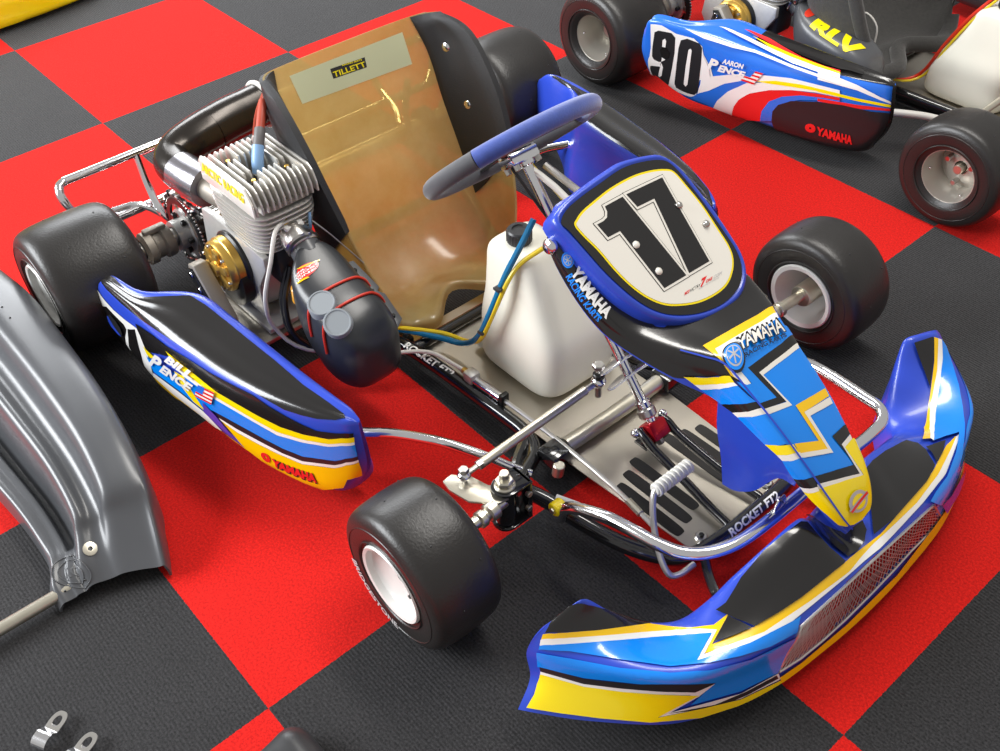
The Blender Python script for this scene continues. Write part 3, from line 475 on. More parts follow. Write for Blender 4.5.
 'bumper': [('black_sticker',[(0.836,2.394),(1.354,2.321),(1.783,2.156),(2.21,1.88),(2.521,1.94),(2.972,1.535),(3.183,2.022),(2.816,2.265),(2.528,2.475),(2.274,2.654),(2.019,2.817),(1.726,2.984),(1.427,3.17),(1.089,3.321),(0.517,3.385),(0.384,3.126),(0.0,2.75),(0.0,2.368),(0.5,2.6),(0.532,2.471)]),('orange_yellow_sticker',[(0.424,3.413),(0.974,3.377),(1.279,3.264),(1.535,3.12),(1.778,2.958),(2.019,2.817),(2.264,2.658),(2.507,2.486),(2.779,2.283),(3.122,2.047),(3.445,2.064),(3.756,2.157),(3.995,2.25),(4.224,2.382),(4.544,2.539),(4.86,2.709),(5.092,2.695),(5.319,2.682),(5.087,2.821),(4.856,2.984),(4.605,3.169),(4.89,3.228),(5.145,3.268),(5.381,3.306),(5.606,3.346),(5.873,3.342),(6.13,3.353),(6.366,3.379),(6.599,3.411),(6.808,3.418),(7.054,3.422),(7.366,3.422),(7.752,3.425),(8.201,3.455),(8.73,3.517),(9.117,3.541),(9.418,3.541),(9.703,3.538),(10.023,3.489),(10.455,3.466),(10.907,3.463),(11.238,3.453),(11.503,3.433),(11.774,3.419),(12.086,3.425),(12.393,3.405),(12.734,3.405),(13.115,3.414),(13.608,3.562),(13.588,3.682),(13.067,3.61),(12.738,3.597),(12.437,3.591),(12.161,3.602),(11.831,3.592),(11.551,3.612),(11.282,3.643),(10.975,3.621),(10.547,3.595),(10.083,3.583),(9.738,3.596),(9.427,3.619),(9.044,3.66),(8.561,3.675),(8.053,3.687),(7.624,3.662),(7.238,3.65),(6.943,3.643),(6.715,3.633),(6.516,3.609),(6.325,3.589),(6.131,3.576),(5.921,3.576),(5.704,3.591),(5.467,3.537),(5.219,3.491),(4.955,3.445),(4.659,3.385),(4.336,3.328),(4.592,3.084),(4.84,2.897),(4.518,2.699),(4.186,2.53),(3.851,2.44),(3.512,2.45),(3.185,2.524),(2.878,2.628),(2.601,2.773),(2.347,2.93),(2.091,3.102),(1.851,3.237),(1.609,3.377),(1.354,3.508),(1.057,3.622),(0.606,3.693)]),('white_sticker',[(0.511,3.592),(1.012,3.535),(1.319,3.424),(1.579,3.29),(1.825,3.144),(2.071,3.0),(2.33,2.836),(2.588,2.68),(2.872,2.528),(3.173,2.416),(3.497,2.333),(3.83,2.319),(4.154,2.402),(4.469,2.562),(4.681,2.715),(4.884,2.867),(4.696,2.997),(4.498,3.15),(4.301,3.348),(4.632,3.395),(4.935,3.453),(5.208,3.496),(5.462,3.54),(5.704,3.591),(5.921,3.576),(6.131,3.576),(6.325,3.589),(6.516,3.609),(6.715,3.633),(6.943,3.643),(7.238,3.65),(7.624,3.662),(8.053,3.687),(8.561,3.675),(9.044,3.66),(9.427,3.619),(9.738,3.596),(10.083,3.583),(10.547,3.595),(10.975,3.621),(11.282,3.643),(11.551,3.612),(11.831,3.592),(12.161,3.602),(12.437,3.591),(12.738,3.597),(13.067,3.61),(13.616,3.597),(13.773,3.706),(13.247,3.733),(12.892,3.754),(12.583,3.772),(12.306,3.807),(11.963,3.756),(11.673,3.755),(11.408,3.774),(11.121,3.77),(10.749,3.764),(10.255,3.767),(9.828,3.787),(9.449,3.816),(9.039,3.801),(8.582,3.775),(8.094,3.745),(7.618,3.733),(7.188,3.734),(6.875,3.74),(6.648,3.741),(6.442,3.744),(6.241,3.755),(6.035,3.712),(5.814,3.686),(5.589,3.675),(5.359,3.675),(5.079,3.621),(4.773,3.562),(4.431,3.496),(4.081,3.491),(4.284,3.213),(4.506,3.019),(4.724,2.875),(4.408,2.7),(4.09,2.57),(3.773,2.527),(3.461,2.565),(3.163,2.652),(2.885,2.759),(2.615,2.903),(2.364,3.071),(2.116,3.235),(1.879,3.364),(1.637,3.497),(1.38,3.627),(1.082,3.743),(0.649,3.826)]),('light_blue_sticker',[(0.627,3.793),(1.071,3.714),(1.37,3.598),(1.628,3.468),(1.871,3.333),(2.11,3.202),(2.36,3.036),(2.612,2.869),(2.883,2.726),(3.164,2.619),(3.465,2.531),(3.782,2.496),(4.1,2.543),(4.418,2.676),(4.734,2.852),(4.513,2.999),(4.288,3.202),(4.081,3.491),(4.431,3.496),(4.773,3.562),(5.079,3.621),(5.359,3.675),(5.589,3.675),(5.814,3.686),(6.035,3.712),(6.241,3.755),(6.399,3.779),(6.302,3.934),(6.223,4.139),(6.047,4.089),(5.862,4.067),(5.678,4.062),(5.477,4.005),(5.271,3.96),(5.059,3.925),(4.841,3.857),(4.608,3.789),(4.363,3.729),(4.048,3.63),(3.746,3.616),(3.45,3.673),(3.197,3.635),(2.953,3.62),(2.731,3.629),(2.521,3.655),(2.311,3.671),(2.088,3.691),(1.835,3.717),(1.565,3.756),(1.326,3.829),(1.047,3.892),(0.651,3.928)]),('light_blue_sticker',[(0.587,4.039),(1.037,4.044),(1.344,4.02),(1.604,3.987),(1.872,3.963),(2.114,3.957),(2.327,3.954),(2.526,3.956),(2.725,3.919),(2.936,3.898),(3.172,3.902),(3.425,3.931),(3.716,3.9),(4.012,3.924),(4.319,4.015),(4.645,4.052),(4.956,4.123),(5.245,4.208),(5.484,4.189),(5.72,4.196),(5.96,4.236),(6.2,4.336),(6.154,4.751),(6.087,5.092),(5.998,5.312),(5.91,5.528),(5.646,5.482),(5.385,5.469),(5.12,5.479),(4.827,5.408),(4.516,5.365),(4.204,5.358),(3.906,5.388),(4.072,5.167),(4.246,4.936),(4.424,4.686),(4.123,4.544),(3.847,4.463),(3.566,4.405),(3.298,4.396),(3.05,4.424),(2.829,4.489),(2.652,4.514),(2.48,4.556),(2.306,4.604),(2.118,4.653),(1.898,4.691),(1.642,4.665),(1.349,4.643),(1.005,4.615),(0.523,4.563),(0.599,4.296)]),('matt_black_sticker',[(0.632,4.557),(1.057,4.61),(1.377,4.645),(1.654,4.677),(1.897,4.713),(2.149,4.668),(2.363,4.61),(2.562,4.556),(2.764,4.516),(2.994,4.442),(3.256,4.41),(3.544,4.421),(3.848,4.49),(4.135,4.549),(4.447,4.676),(4.272,4.808),(4.101,4.948),(3.782,4.827),(3.473,4.758),(3.188,4.74),(2.934,4.744),(2.715,4.787),(2.51,4.854),(2.327,4.891),(2.13,4.927),(1.896,4.955),(1.652,4.902),(1.371,4.851),(1.047,4.795),(0.624,4.722)]),('white_sticker',[(0.624,4.722),(1.047,4.791),(1.371,4.842),(1.651,4.888),(1.896,4.936),(2.13,4.908),(2.327,4.872),(2.511,4.831),(2.715,4.773),(2.934,4.736),(3.188,4.74),(3.473,4.758),(3.782,4.827),(4.101,4.948),(4.062,5.059),(3.757,4.955),(3.459,4.891),(3.186,4.874),(2.931,4.875),(2.712,4.914),(2.51,4.972),(2.328,4.998),(2.133,5.022),(1.901,5.039),(1.656,4.994),(1.37,4.949),(1.039,4.898),(0.598,4.83)]),('white_sticker',[(3.958,4.894),(4.185,4.776),(4.424,4.686),(4.243,4.898),(4.066,5.099),(3.857,5.242),(3.638,5.388),(3.41,5.545),(3.705,5.477),(3.993,5.437),(4.275,5.421),(4.567,5.438),(4.856,5.486),(5.127,5.557),(5.324,5.529),(5.518,5.513),(5.712,5.511),(5.91,5.528),(5.964,5.826),(5.757,5.78),(5.554,5.754),(5.352,5.746),(5.146,5.752),(4.836,5.659),(4.507,5.599),(4.174,5.579),(3.911,5.575),(3.633,5.592),(3.357,5.634),(3.114,5.702),(3.319,5.496),(3.536,5.296),(3.751,5.098)]),('matt_black_sticker',[(3.338,5.574),(3.634,5.531),(3.935,5.52),(4.223,5.535),(4.521,5.582),(4.77,5.559),(5.009,5.557),(5.237,5.568),(5.447,5.548),(5.656,5.544),(5.868,5.56),(5.918,5.734),(5.693,5.709),(5.472,5.708),(5.25,5.725),(5.032,5.705),(4.802,5.698),(4.563,5.709),(4.255,5.626),(3.956,5.578),(3.642,5.558)]),('yellow_sticker',[(0.602,4.812),(1.039,4.881),(1.37,4.932),(1.655,4.977),(1.9,5.022),(2.132,5.005),(2.327,4.98),(2.51,4.954),(2.713,4.894),(2.931,4.854),(3.186,4.852),(3.459,4.877),(3.756,4.948),(4.062,5.059),(3.882,5.161),(3.624,5.327),(3.36,5.506),(3.114,5.702),(3.357,5.634),(3.633,5.592),(3.911,5.575),(4.174,5.579),(4.508,5.605),(4.838,5.672),(5.147,5.772),(5.354,5.771),(5.556,5.785),(5.759,5.815),(5.966,5.869),(5.995,6.0),(5.785,6.0),(5.581,6.0),(5.379,6.0),(5.112,5.987),(4.828,5.932),(4.529,5.909),(4.223,5.919),(3.904,5.855),(3.556,5.822),(3.234,5.832),(2.975,5.871),(2.773,5.854),(2.594,5.851),(2.422,5.853),(2.246,5.859),(2.036,5.851),(1.783,5.849),(1.495,5.86),(1.221,5.866),(0.892,5.871),(0.391,5.879),(0.46,5.679),(0.527,5.482),(0.496,5.165)]),('orange_yellow_sticker',[(5.939,5.718),(6.171,5.713),(6.396,5.743),(6.584,5.722),(6.789,5.708),(7.033,5.693),(7.378,5.683),(7.841,5.695),(8.226,5.665),(8.606,5.645),(8.997,5.636),(9.403,5.639),(9.826,5.656),(10.297,5.684),(10.767,5.612),(11.116,5.566),(11.385,5.518),(11.64,5.485),(11.922,5.495),(12.162,5.521),(12.437,5.61),(12.642,5.544),(12.876,5.51),(13.149,5.505),(13.851,6.0),(13.209,6.0),(12.906,6.0),(12.674,6.0),(12.355,6.0),(12.081,6.0),(11.787,6.0),(11.544,6.0),(11.309,6.0),(11.047,6.0),(10.686,6.0),(10.098,6.0),(9.607,6.0),(9.148,6.0),(8.707,6.0),(8.283,6.0),(7.859,6.0),(7.396,6.0),(7.046,6.0),(6.799,6.0),(6.594,6.0),(6.406,6.0),(6.202,6.0),(5.995,6.0)]),('black_sticker',[(5.372,2.444),(5.598,2.365),(5.826,2.289),(6.049,2.208),(6.285,2.169),(6.51,2.127),(6.741,2.08),(7.019,2.09),(7.318,2.103),(7.569,2.136),(7.871,2.152),(7.996,2.246),(7.963,2.525),(7.981,2.724),(8.008,2.938),(8.079,3.183),(8.154,3.428),(7.634,3.41),(7.208,3.42),(6.968,3.424),(6.771,3.424),(6.597,3.423),(6.366,3.399),(6.133,3.381),(5.876,3.355),(5.609,3.343),(5.467,3.044),(5.285,2.741),(5.056,2.438)]),('black_sticker',[(4.671,3.168),(4.881,3.002),(5.077,2.85),(5.271,2.721),(5.429,3.028),(5.548,3.336),(5.349,3.31),(5.14,3.285),(4.918,3.236)]),('black_sticker',[(8.988,1.693),(8.783,2.24),(8.863,2.482),(9.002,2.689),(9.098,2.886),(9.241,2.959),(9.369,3.027),(9.612,3.011),(9.53,3.265),(9.282,3.458),(8.903,3.525),(8.377,3.418),(8.322,3.243),(8.236,3.057),(8.181,2.824),(8.113,2.624),(8.221,2.398)]),('black_sticker',[(9.886,2.877),(9.969,2.723),(10.066,2.582),(10.181,2.439),(10.329,2.28),(10.818,2.224),(11.108,2.237),(11.374,2.249),(11.671,2.299),(12.032,2.349),(12.29,2.393),(12.565,2.64),(12.525,2.902),(12.37,3.142),(12.25,3.372),(11.992,3.4),(11.77,3.442),(11.508,3.441),(11.249,3.445),(10.878,3.445),(10.364,3.439),(9.895,3.427),(9.556,3.448),(9.736,3.161)]),('black_sticker',[(12.349,3.373),(12.551,3.111),(12.627,2.862),(12.989,3.087),(13.281,3.335),(12.749,3.404)]),('black_sticker',[(16.788,2.319),(16.858,2.533),(16.958,2.756),(16.912,2.824),(16.563,2.826),(16.279,2.831),(15.991,2.827),(15.713,2.83),(15.449,2.837),(15.724,2.718),(16.01,2.601),(16.366,2.468)]),('orange_yellow_sticker',[(16.941,2.803),(16.887,2.933),(16.557,2.961),(16.281,2.989),(15.912,2.959),(15.539,2.934),(15.164,2.912),(14.707,2.85),(14.328,2.794),(13.83,2.771),(13.126,2.876),(12.891,2.689),(13.893,2.636),(14.467,2.747),(14.831,2.815),(15.14,2.846),(15.405,2.855),(15.656,2.851),(15.914,2.849),(16.19,2.853),(16.525,2.828)]),('white_sticker',[(16.887,2.933),(16.848,3.084),(16.543,3.105),(16.282,3.127),(15.908,3.094),(15.557,3.083),(15.255,3.061),(14.911,3.027),(14.506,2.951),(14.004,2.881),(13.538,2.904),(13.062,2.995),(13.114,2.86),(13.828,2.761),(14.328,2.79),(14.707,2.85),(15.164,2.912),(15.539,2.934),(15.912,2.959),(16.22,2.947),(16.524,2.937)]),('light_blue_sticker',[(16.848,3.084),(16.635,3.313),(16.315,3.454),(15.988,3.542),(15.698,3.588),(15.427,3.624),(15.103,3.621),(14.728,3.659),(14.434,3.696),(14.129,3.775),(13.629,3.863),(13.266,3.943),(12.975,4.057),(12.743,4.105),(12.54,4.173),(12.225,4.271),(11.979,4.406),(11.901,4.578),(11.527,3.87),(11.738,3.812),(11.962,3.807),(12.222,3.836),(12.561,3.797),(12.945,3.784),(13.308,3.708),(13.744,3.652),(13.458,3.288),(13.062,2.995),(13.538,2.904),(14.004,2.881),(14.506,2.951),(14.911,3.027),(15.255,3.061),(15.557,3.083),(15.908,3.094),(16.282,3.127),(16.543,3.105)]),('purple_sticker',[(13.184,5.388),(13.885,6.0),(13.374,5.961),(13.066,5.937),(12.641,5.758),(12.307,5.692),(11.988,4.752),(12.526,5.199),(12.827,5.269)])],
 'grille_top': [('q',[(6.314,4.065),(6.684,4.002),(7.165,3.954),(7.952,3.933),(8.716,3.929),(9.477,3.941),(10.306,3.975),(11.118,4.048),(11.647,4.186)])],
 'grille_bot': [('q',[(5.932,5.553),(6.393,5.617),(6.887,5.599),(7.832,5.529),(8.889,5.45),(9.977,5.413),(11.064,5.408),(11.644,5.561),(12.246,5.894)])],
 'gb_pts': [('q',[(6.699,10.611),(6.958,6.42),(7.245,9.727),(6.067,5.313),(6.27,6.812),(7.655,8.717),(7.518,4.097),(1.259,14.701),(1.527,14.657)])],
 'badge': [('b',[(0.266,2.472),(0.269,2.817),(0.271,3.173),(0.274,3.519),(0.277,3.86),(0.279,4.206),(0.28,4.551),(0.281,4.9),(0.283,5.242),(0.285,5.575),(0.555,5.535),(0.818,5.505),(1.07,5.49),(1.053,5.191),(1.036,4.88),(1.024,4.567),(1.014,4.255),(1.003,3.942),(0.988,3.631),(0.973,3.319),(0.961,2.989),(0.953,2.656),(0.73,2.6),(0.499,2.538)]),('k',[(0.461,3.549),(0.478,3.852),(0.494,4.158),(0.508,4.462),(0.74,4.44),(0.728,4.151),(0.714,3.859),(0.698,3.572)]),('t',[(0.676,3.592),(0.719,4.434),(0.593,4.417),(0.547,3.587)]),('t',[(0.506,3.861),(0.553,4.376),(0.515,4.376),(0.468,3.859)])],
 'pod90': [('white_sticker',[(0.98,0.012),(1.384,-0.027),(1.593,0.07),(1.796,0.139),(2.06,0.124),(2.351,0.1),(2.668,0.242),(2.752,0.438),(2.899,0.566),(3.042,0.697),(3.151,0.934),(2.681,1.158),(2.637,1.376),(2.572,1.617),(2.328,1.753),(1.937,1.839),(1.609,2.0),(1.4,2.0),(1.2,2.0),(0.0,2.6),(0.0,2.047),(0.686,1.45),(0.987,1.046),(1.075,0.752),(1.047,0.423)]),('matt_black_sticker',[(1.184,0.283),(1.308,0.203),(1.666,0.161),(1.787,0.267),(1.796,0.467),(1.8,0.655),(1.774,0.85),(1.736,1.085),(1.673,1.366),(1.566,1.747),(1.459,1.99),(1.3,2.0),(0.129,2.4),(0.0,2.591),(0.912,1.458),(1.368,1.251),(1.383,1.105),(1.168,1.097),(1.115,0.999),(1.139,0.692),(1.167,0.49)]),('white_sticker',[(1.449,0.439),(1.511,0.378),(1.551,0.429),(1.537,0.618),(1.603,0.804),(1.525,0.952),(1.41,1.063),(1.079,1.227),(0.952,1.376),(1.431,1.107),(1.46,1.227),(1.365,1.588),(1.209,1.827),(1.209,1.733),(1.364,1.283),(1.441,0.964),(1.452,0.686)]),('matt_black_sticker',[(1.952,0.282),(2.147,0.175),(2.56,0.182),(2.677,0.286),(2.696,0.496),(2.705,0.7),(2.676,1.092),(2.641,1.475),(2.509,1.611),(2.22,1.661),(1.806,1.693),(1.774,1.569),(1.822,1.312),(1.854,1.081),(1.889,0.769),(1.905,0.505)]),('white_sticker',[(2.233,0.458),(2.292,0.409),(2.342,0.437),(2.335,0.655),(2.316,0.883),(2.285,1.137),(2.251,1.381),(2.177,1.465),(2.106,1.429),(2.144,1.178),(2.176,0.922),(2.21,0.682)]),('black_sticker',[(1.394,0.705),(1.46,0.601),(1.571,0.587),(1.675,0.695),(1.648,0.83),(1.558,0.913),(1.443,0.889)]),('white_sticker',[(2.707,0.43),(2.873,0.573),(3.007,0.748),(3.053,0.938),(3.429,0.804),(3.785,0.676),(4.085,0.595),(4.364,0.512),(4.628,0.428),(4.874,0.37),(5.113,0.317),(5.341,0.269),(5.632,0.258),(5.929,0.254),(6.244,0.255),(6.571,0.264),(6.604,0.387),(6.28,0.389),(5.968,0.398),(5.674,0.429),(5.389,0.467),(5.118,0.514),(4.833,0.566),(4.498,0.648),(4.143,0.734),(3.866,0.866),(3.561,1.009),(3.328,1.167),(3.09,1.315),(2.623,1.576),(2.732,1.233),(2.744,1.002),(2.756,0.772)]),('kart_blue_sticker',[(3.118,1.308),(3.342,1.164),(3.561,1.009),(3.866,0.866),(4.143,0.734),(4.288,0.753),(4.096,0.91),(3.889,1.079),(3.551,1.371),(3.336,1.616),(3.183,1.844),(2.779,1.79),(2.342,1.76),(2.656,1.518)]),('white_sticker',[(3.183,1.844),(3.366,1.533),(3.694,1.203),(3.981,0.986),(4.244,0.768),(4.545,0.659),(4.83,0.553),(5.114,0.493),(5.382,0.438),(5.67,0.411),(5.966,0.39),(6.281,0.391),(6.607,0.398),(6.618,0.441),(6.295,0.446),(5.984,0.458),(5.693,0.508),(5.412,0.567),(5.149,0.657),(4.87,0.753),(4.628,0.887),(4.373,1.035),(4.074,1.317),(3.941,1.541),(3.802,1.999),(3.508,1.9)]),('yellow_sticker',[(4.496,0.638),(4.742,0.546),(4.98,0.458),(5.295,0.403),(5.597,0.355),(5.872,0.344),(6.162,0.34),(6.374,0.342),(6.593,0.347),(6.604,0.387),(6.283,0.399),(5.973,0.418),(5.679,0.449),(5.393,0.487),(5.123,0.534),(4.837,0.586)]),('red_sticker',[(3.802,1.999),(3.941,1.541),(4.074,1.317),(4.373,1.035),(4.628,0.887),(4.87,0.753),(5.149,0.657),(5.412,0.567),(5.696,0.518),(5.989,0.477),(6.299,0.459),(6.62,0.449),(6.637,0.514),(6.422,0.524),(6.214,0.536),(5.931,0.575),(5.66,0.622),(5.442,0.712),(5.219,0.811),(4.92,1.077),(4.776,1.408),(4.747,1.749),(4.48,1.851),(4.17,2.025)]),('kart_blue_sticker',[(4.747,1.749),(4.776,1.408),(4.92,1.077),(5.219,0.811),(5.442,0.712),(5.66,0.622),(5.931,0.575),(6.214,0.536),(6.423,0.526),(6.638,0.518),(6.652,0.571),(6.438,0.585),(6.23,0.602),(5.952,0.662),(5.685,0.734),(5.397,0.894),(5.157,1.182),(5.095,1.599)]),('white_sticker',[(5.832,6.702),(6.2,6.79),(6.583,6.886),(7.001,6.987),(7.434,7.143),(7.928,7.283),(8.824,7.443),(8.842,7.489),(7.943,7.36),(7.461,7.261),(7.049,7.167),(6.648,7.135),(6.286,7.113),(5.94,7.1)]),('yellow_sticker',[(6.005,0.342),(6.348,0.345),(6.708,0.356),(7.105,0.376),(7.486,0.394),(7.94,0.424),(8.793,0.488),(8.824,0.553),(7.953,0.488),(7.501,0.462),(7.123,0.446),(6.727,0.428),(6.368,0.42),(6.026,0.42)]),('red_sticker',[(6.067,0.578),(6.403,0.554),(6.756,0.538),(7.145,0.533),(7.519,0.527),(7.972,0.533),(8.859,0.58),(8.883,0.633),(7.988,0.597),(7.537,0.605),(7.169,0.625),(6.778,0.623),(6.423,0.63),(6.085,0.647)]),('matt_black_sticker',[(5.065,1.311),(5.174,1.078),(5.467,0.836),(5.772,0.74),(6.088,0.659),(6.422,0.626),(6.773,0.602),(7.167,0.616),(7.598,0.644),(8.049,0.642),(8.955,0.688),(9.0,0.861),(9.0,1.091),(9.0,1.492),(9.0,2.3),(8.407,2.76),(8.269,2.176),(7.796,2.068),(7.483,2.065),(7.001,2.05),(6.682,2.0),(6.345,2.0),(5.935,2.0),(5.6,2.0),(5.353,2.187),(5.198,2.01),(5.085,1.583)]),('white_sticker',[(2.005,6.777),(2.307,6.781),(2.611,6.775),(2.923,6.795),(3.233,6.807),(3.544,6.813),(3.88,6.78),(4.196,6.744),(4.404,6.752),(4.608,6.761),(4.92,6.787),(5.225,6.833),(5.53,6.866),(5.836,6.904),(6.172,6.983),(6.517,7.062),(6.528,7.105),(6.19,7.052),(5.862,7.002),(5.557,6.968),(5.255,6.938),(4.955,6.894),(4.646,6.869),(4.444,6.86),(4.238,6.852),(3.927,6.9),(3.594,6.944),(3.286,6.948),(2.975,6.952),(2.661,6.962),(2.329,6.899)]),('white_sticker',[(2.789,5.999),(3.015,6.033),(3.359,6.131),(3.696,6.162),(4.077,6.258),(4.444,6.355),(4.777,6.401),(5.107,6.472),(5.429,6.523),(5.751,6.597),(6.073,6.625),(6.413,6.672),(6.464,6.864),(6.133,6.84),(5.816,6.829),(5.508,6.787),(5.202,6.757),(4.878,6.665),(4.544,6.596),(4.19,6.512),(3.815,6.417),(3.481,6.343),(3.139,6.238)]),('red_sticker',[(3.433,5.783),(3.608,5.738),(3.9,5.741),(4.192,5.763),(4.416,5.845),(4.638,5.932),(4.961,6.071),(5.28,6.251),(5.589,6.326),(5.908,6.425),(6.124,6.42),(6.347,6.426),(6.387,6.573),(6.172,6.591),(5.962,6.613),(5.656,6.547),(5.358,6.489),(5.067,6.361),(4.764,6.255),(4.434,6.114),(4.099,5.977),(3.764,5.865)]),('yellow_sticker',[(3.769,5.99),(4.063,6.062),(4.353,6.141),(4.695,6.195),(5.033,6.268),(5.368,6.33),(5.697,6.414),(6.033,6.482),(6.387,6.573),(6.413,6.672),(6.073,6.625),(5.751,6.597),(5.429,6.523),(5.107,6.472),(4.777,6.401),(4.444,6.355),(4.109,6.171)]),('black_sticker',[(4.336,5.769),(4.612,5.664),(4.82,5.613),(5.026,5.564),(5.321,5.536),(5.612,5.508),(5.831,5.503),(6.063,5.5),(6.315,5.533),(6.577,5.572),(6.9,5.73),(6.991,6.269),(6.561,6.191),(6.315,6.307),(6.087,6.289),(5.866,6.282),(5.548,6.19),(5.239,6.127),(4.991,6.032),(4.739,5.956)])],
 'pod90_text': [('AARON','white_sticker',24,[(3.413,0.469),(4.078,0.438),(4.079,0.301),(3.422,0.332)],0.1,0.04),('P','white_sticker',25,[(2.96,0.703),(3.269,0.692),(3.324,0.428),(3.017,0.416)],0.1,0.05),('ENCE','white_sticker',25,[(3.3,0.7),(4.158,0.65),(4.184,0.478),(3.351,0.51)],0.1,0.05),('YAMAHA','red_sticker',24,[(6.293,1.577),(7.407,1.675),(7.292,1.387),(6.258,1.332)],0.0,0.05),('O','red_sticker',24,[(5.983,1.559),(6.276,1.564),(6.217,1.288),(5.947,1.319)],0.0,0.15)],
 'pod90_flag': [('q',[(4.071,0.735),(4.445,0.731),(4.643,0.363),(4.282,0.389)])],
 'rlv': [('q',[(3.6,7.4),(7.2,7.4),(7.2,5.2),(3.6,5.2)])],
 'digits': [[(-0.0721,-0.099),(-0.0719,-0.0859),(-0.0739,-0.0765),(-0.0816,-0.07),(-0.0902,-0.0683),(-0.0899,-0.0303),(0.0631,-0.0117),(0.062,-0.06),(-0.0464,-0.0702),(-0.0473,-0.0951)],[(-0.0903,-0.022),(-0.086,0.0553),(-0.0425,0.051),(0.064,0.0413),(0.0628,-0.0048),(-0.0633,0.0191),(-0.0651,-0.0173)]],
 'dish_line': [(0.0901,-0.0393),(0.0938,0.0438),(0.0796,-0.0259)],
}
def D(mb, S, key, layer0=1, g=.1, fl=None):
    for i, (m, poly) in enumerate(DECALS[key]): mb.decal(S, poly, m, layer=layer0+i, g=g)

# ------------------------------------------------------------------ the floor
def carpet():
    m = bpy.data.materials.new('carpet_tiles'); N, L = nt(m); b = N['Principled BSDF']
    geo = N.new('ShaderNodeNewGeometry'); sep = N.new('ShaderNodeSeparateXYZ'); L.new(geo.outputs['Position'], sep.inputs[0])
    def M(op, a, b_=None, c=None):
        n = N.new('ShaderNodeMath'); n.operation = op
        for i, x in enumerate((a, b_, c)):
            if x is None: continue
            if isinstance(x, (int, float)): n.inputs[i].default_value = x
            else: L.new(x, n.inputs[i])
        return n.outputs[0]
    wob = N.new('ShaderNodeTexNoise'); wob.inputs['Scale'].default_value = 260; L.new(geo.outputs['Position'], wob.inputs['Vector'])
    w = M('MULTIPLY', M('SUBTRACT', wob.outputs['Fac'], .5), .004)
    ix = M('FLOOR', M('DIVIDE', M('ADD', M('ADD', sep.outputs['X'], w), 1.43), TILE))
    iy = M('FLOOR', M('DIVIDE', M('ADD', M('ADD', sep.outputs['Y'], w), .80), TILE))
    par = M('FLOORED_MODULO', M('ADD', ix, iy), 2.)          # 1 -> red tile
    n1 = N.new('ShaderNodeTexNoise'); n1.inputs['Scale'].default_value = 240; n1.inputs['Detail'].default_value = 6; n1.inputs['Roughness'].default_value = .75; L.new(geo.outputs['Position'], n1.inputs['Vector'])
    n2 = N.new('ShaderNodeTexNoise'); n2.inputs['Scale'].default_value = 6; n2.inputs['Detail'].default_value = 4; L.new(geo.outputs['Position'], n2.inputs['Vector'])
    sp = N.new('ShaderNodeMapRange'); sp.inputs['From Min'].default_value = .36; sp.inputs['From Max'].default_value = .66; L.new(n1.outputs['Fac'], sp.inputs['Value'])
    rib = M('MULTIPLY_ADD', M('SINE', M('MULTIPLY', M('ADD', sep.outputs['Y'], M('MULTIPLY', w, .35)), 2*PI/.0062)), .5, .5)
    def ramp(c0, c1):
        r = N.new('ShaderNodeMix'); r.data_type = 'RGBA'; r.inputs[6].default_value = (*c0, 1); r.inputs[7].default_value = (*c1, 1); return r
    red = ramp((.42, .004, .003), (.80, .015, .009)); L.new(sp.outputs[0], red.inputs[0])
    k = M('MULTIPLY', M('ADD', M('MULTIPLY', sp.outputs[0], .86), M('MULTIPLY', rib, .14)), M('MULTIPLY_ADD', n2.outputs['Fac'], .5, .75))
    blk = ramp((.001, .001, .001), (.050, .048, .051)); L.new(k, blk.inputs[0])
    mx = N.new('ShaderNodeMix'); mx.data_type = 'RGBA'; L.new(par, mx.inputs[0]); L.new(blk.outputs[2], mx.inputs[6]); L.new(red.outputs[2], mx.inputs[7])
    L.new(mx.outputs[2], b.inputs['Base Color'])
    b.inputs['Roughness'].default_value = .92; b.inputs['Specular IOR Level'].default_value = .25
    b.inputs['Sheen Weight'].default_value = .25; b.inputs['Sheen Roughness'].default_value = .5
    b.inputs['Sheen Tint'].default_value = (1, 1, 1, 1)
    sh = M('MULTIPLY', M('SUBTRACT', 1., par), .14); L.new(sh, b.inputs['Sheen Weight'])
    bp = N.new('ShaderNodeBump'); bp.inputs['Strength'].default_value = .55; bp.inputs['Distance'].default_value = .0025
    h = M('ADD', n1.outputs['Fac'], M('MULTIPLY', M('MULTIPLY', rib, .6), M('SUBTRACT', 1., par)))
    L.new(h, bp.inputs['Height']); L.new(bp.outputs['Normal'], b.inputs['Normal'])
    MATS['carpet'] = m
carpet()
fm = MB(); fm.box((0.2, 1.4, -.01), (7.2, 7.2, .02), 'carpet', bev=0)
fl = fm.build('floor'); fl['kind'] = 'structure'
fl['label'] = 'red and charcoal checkerboard carpet tile floor'; fl['category'] = 'floor'

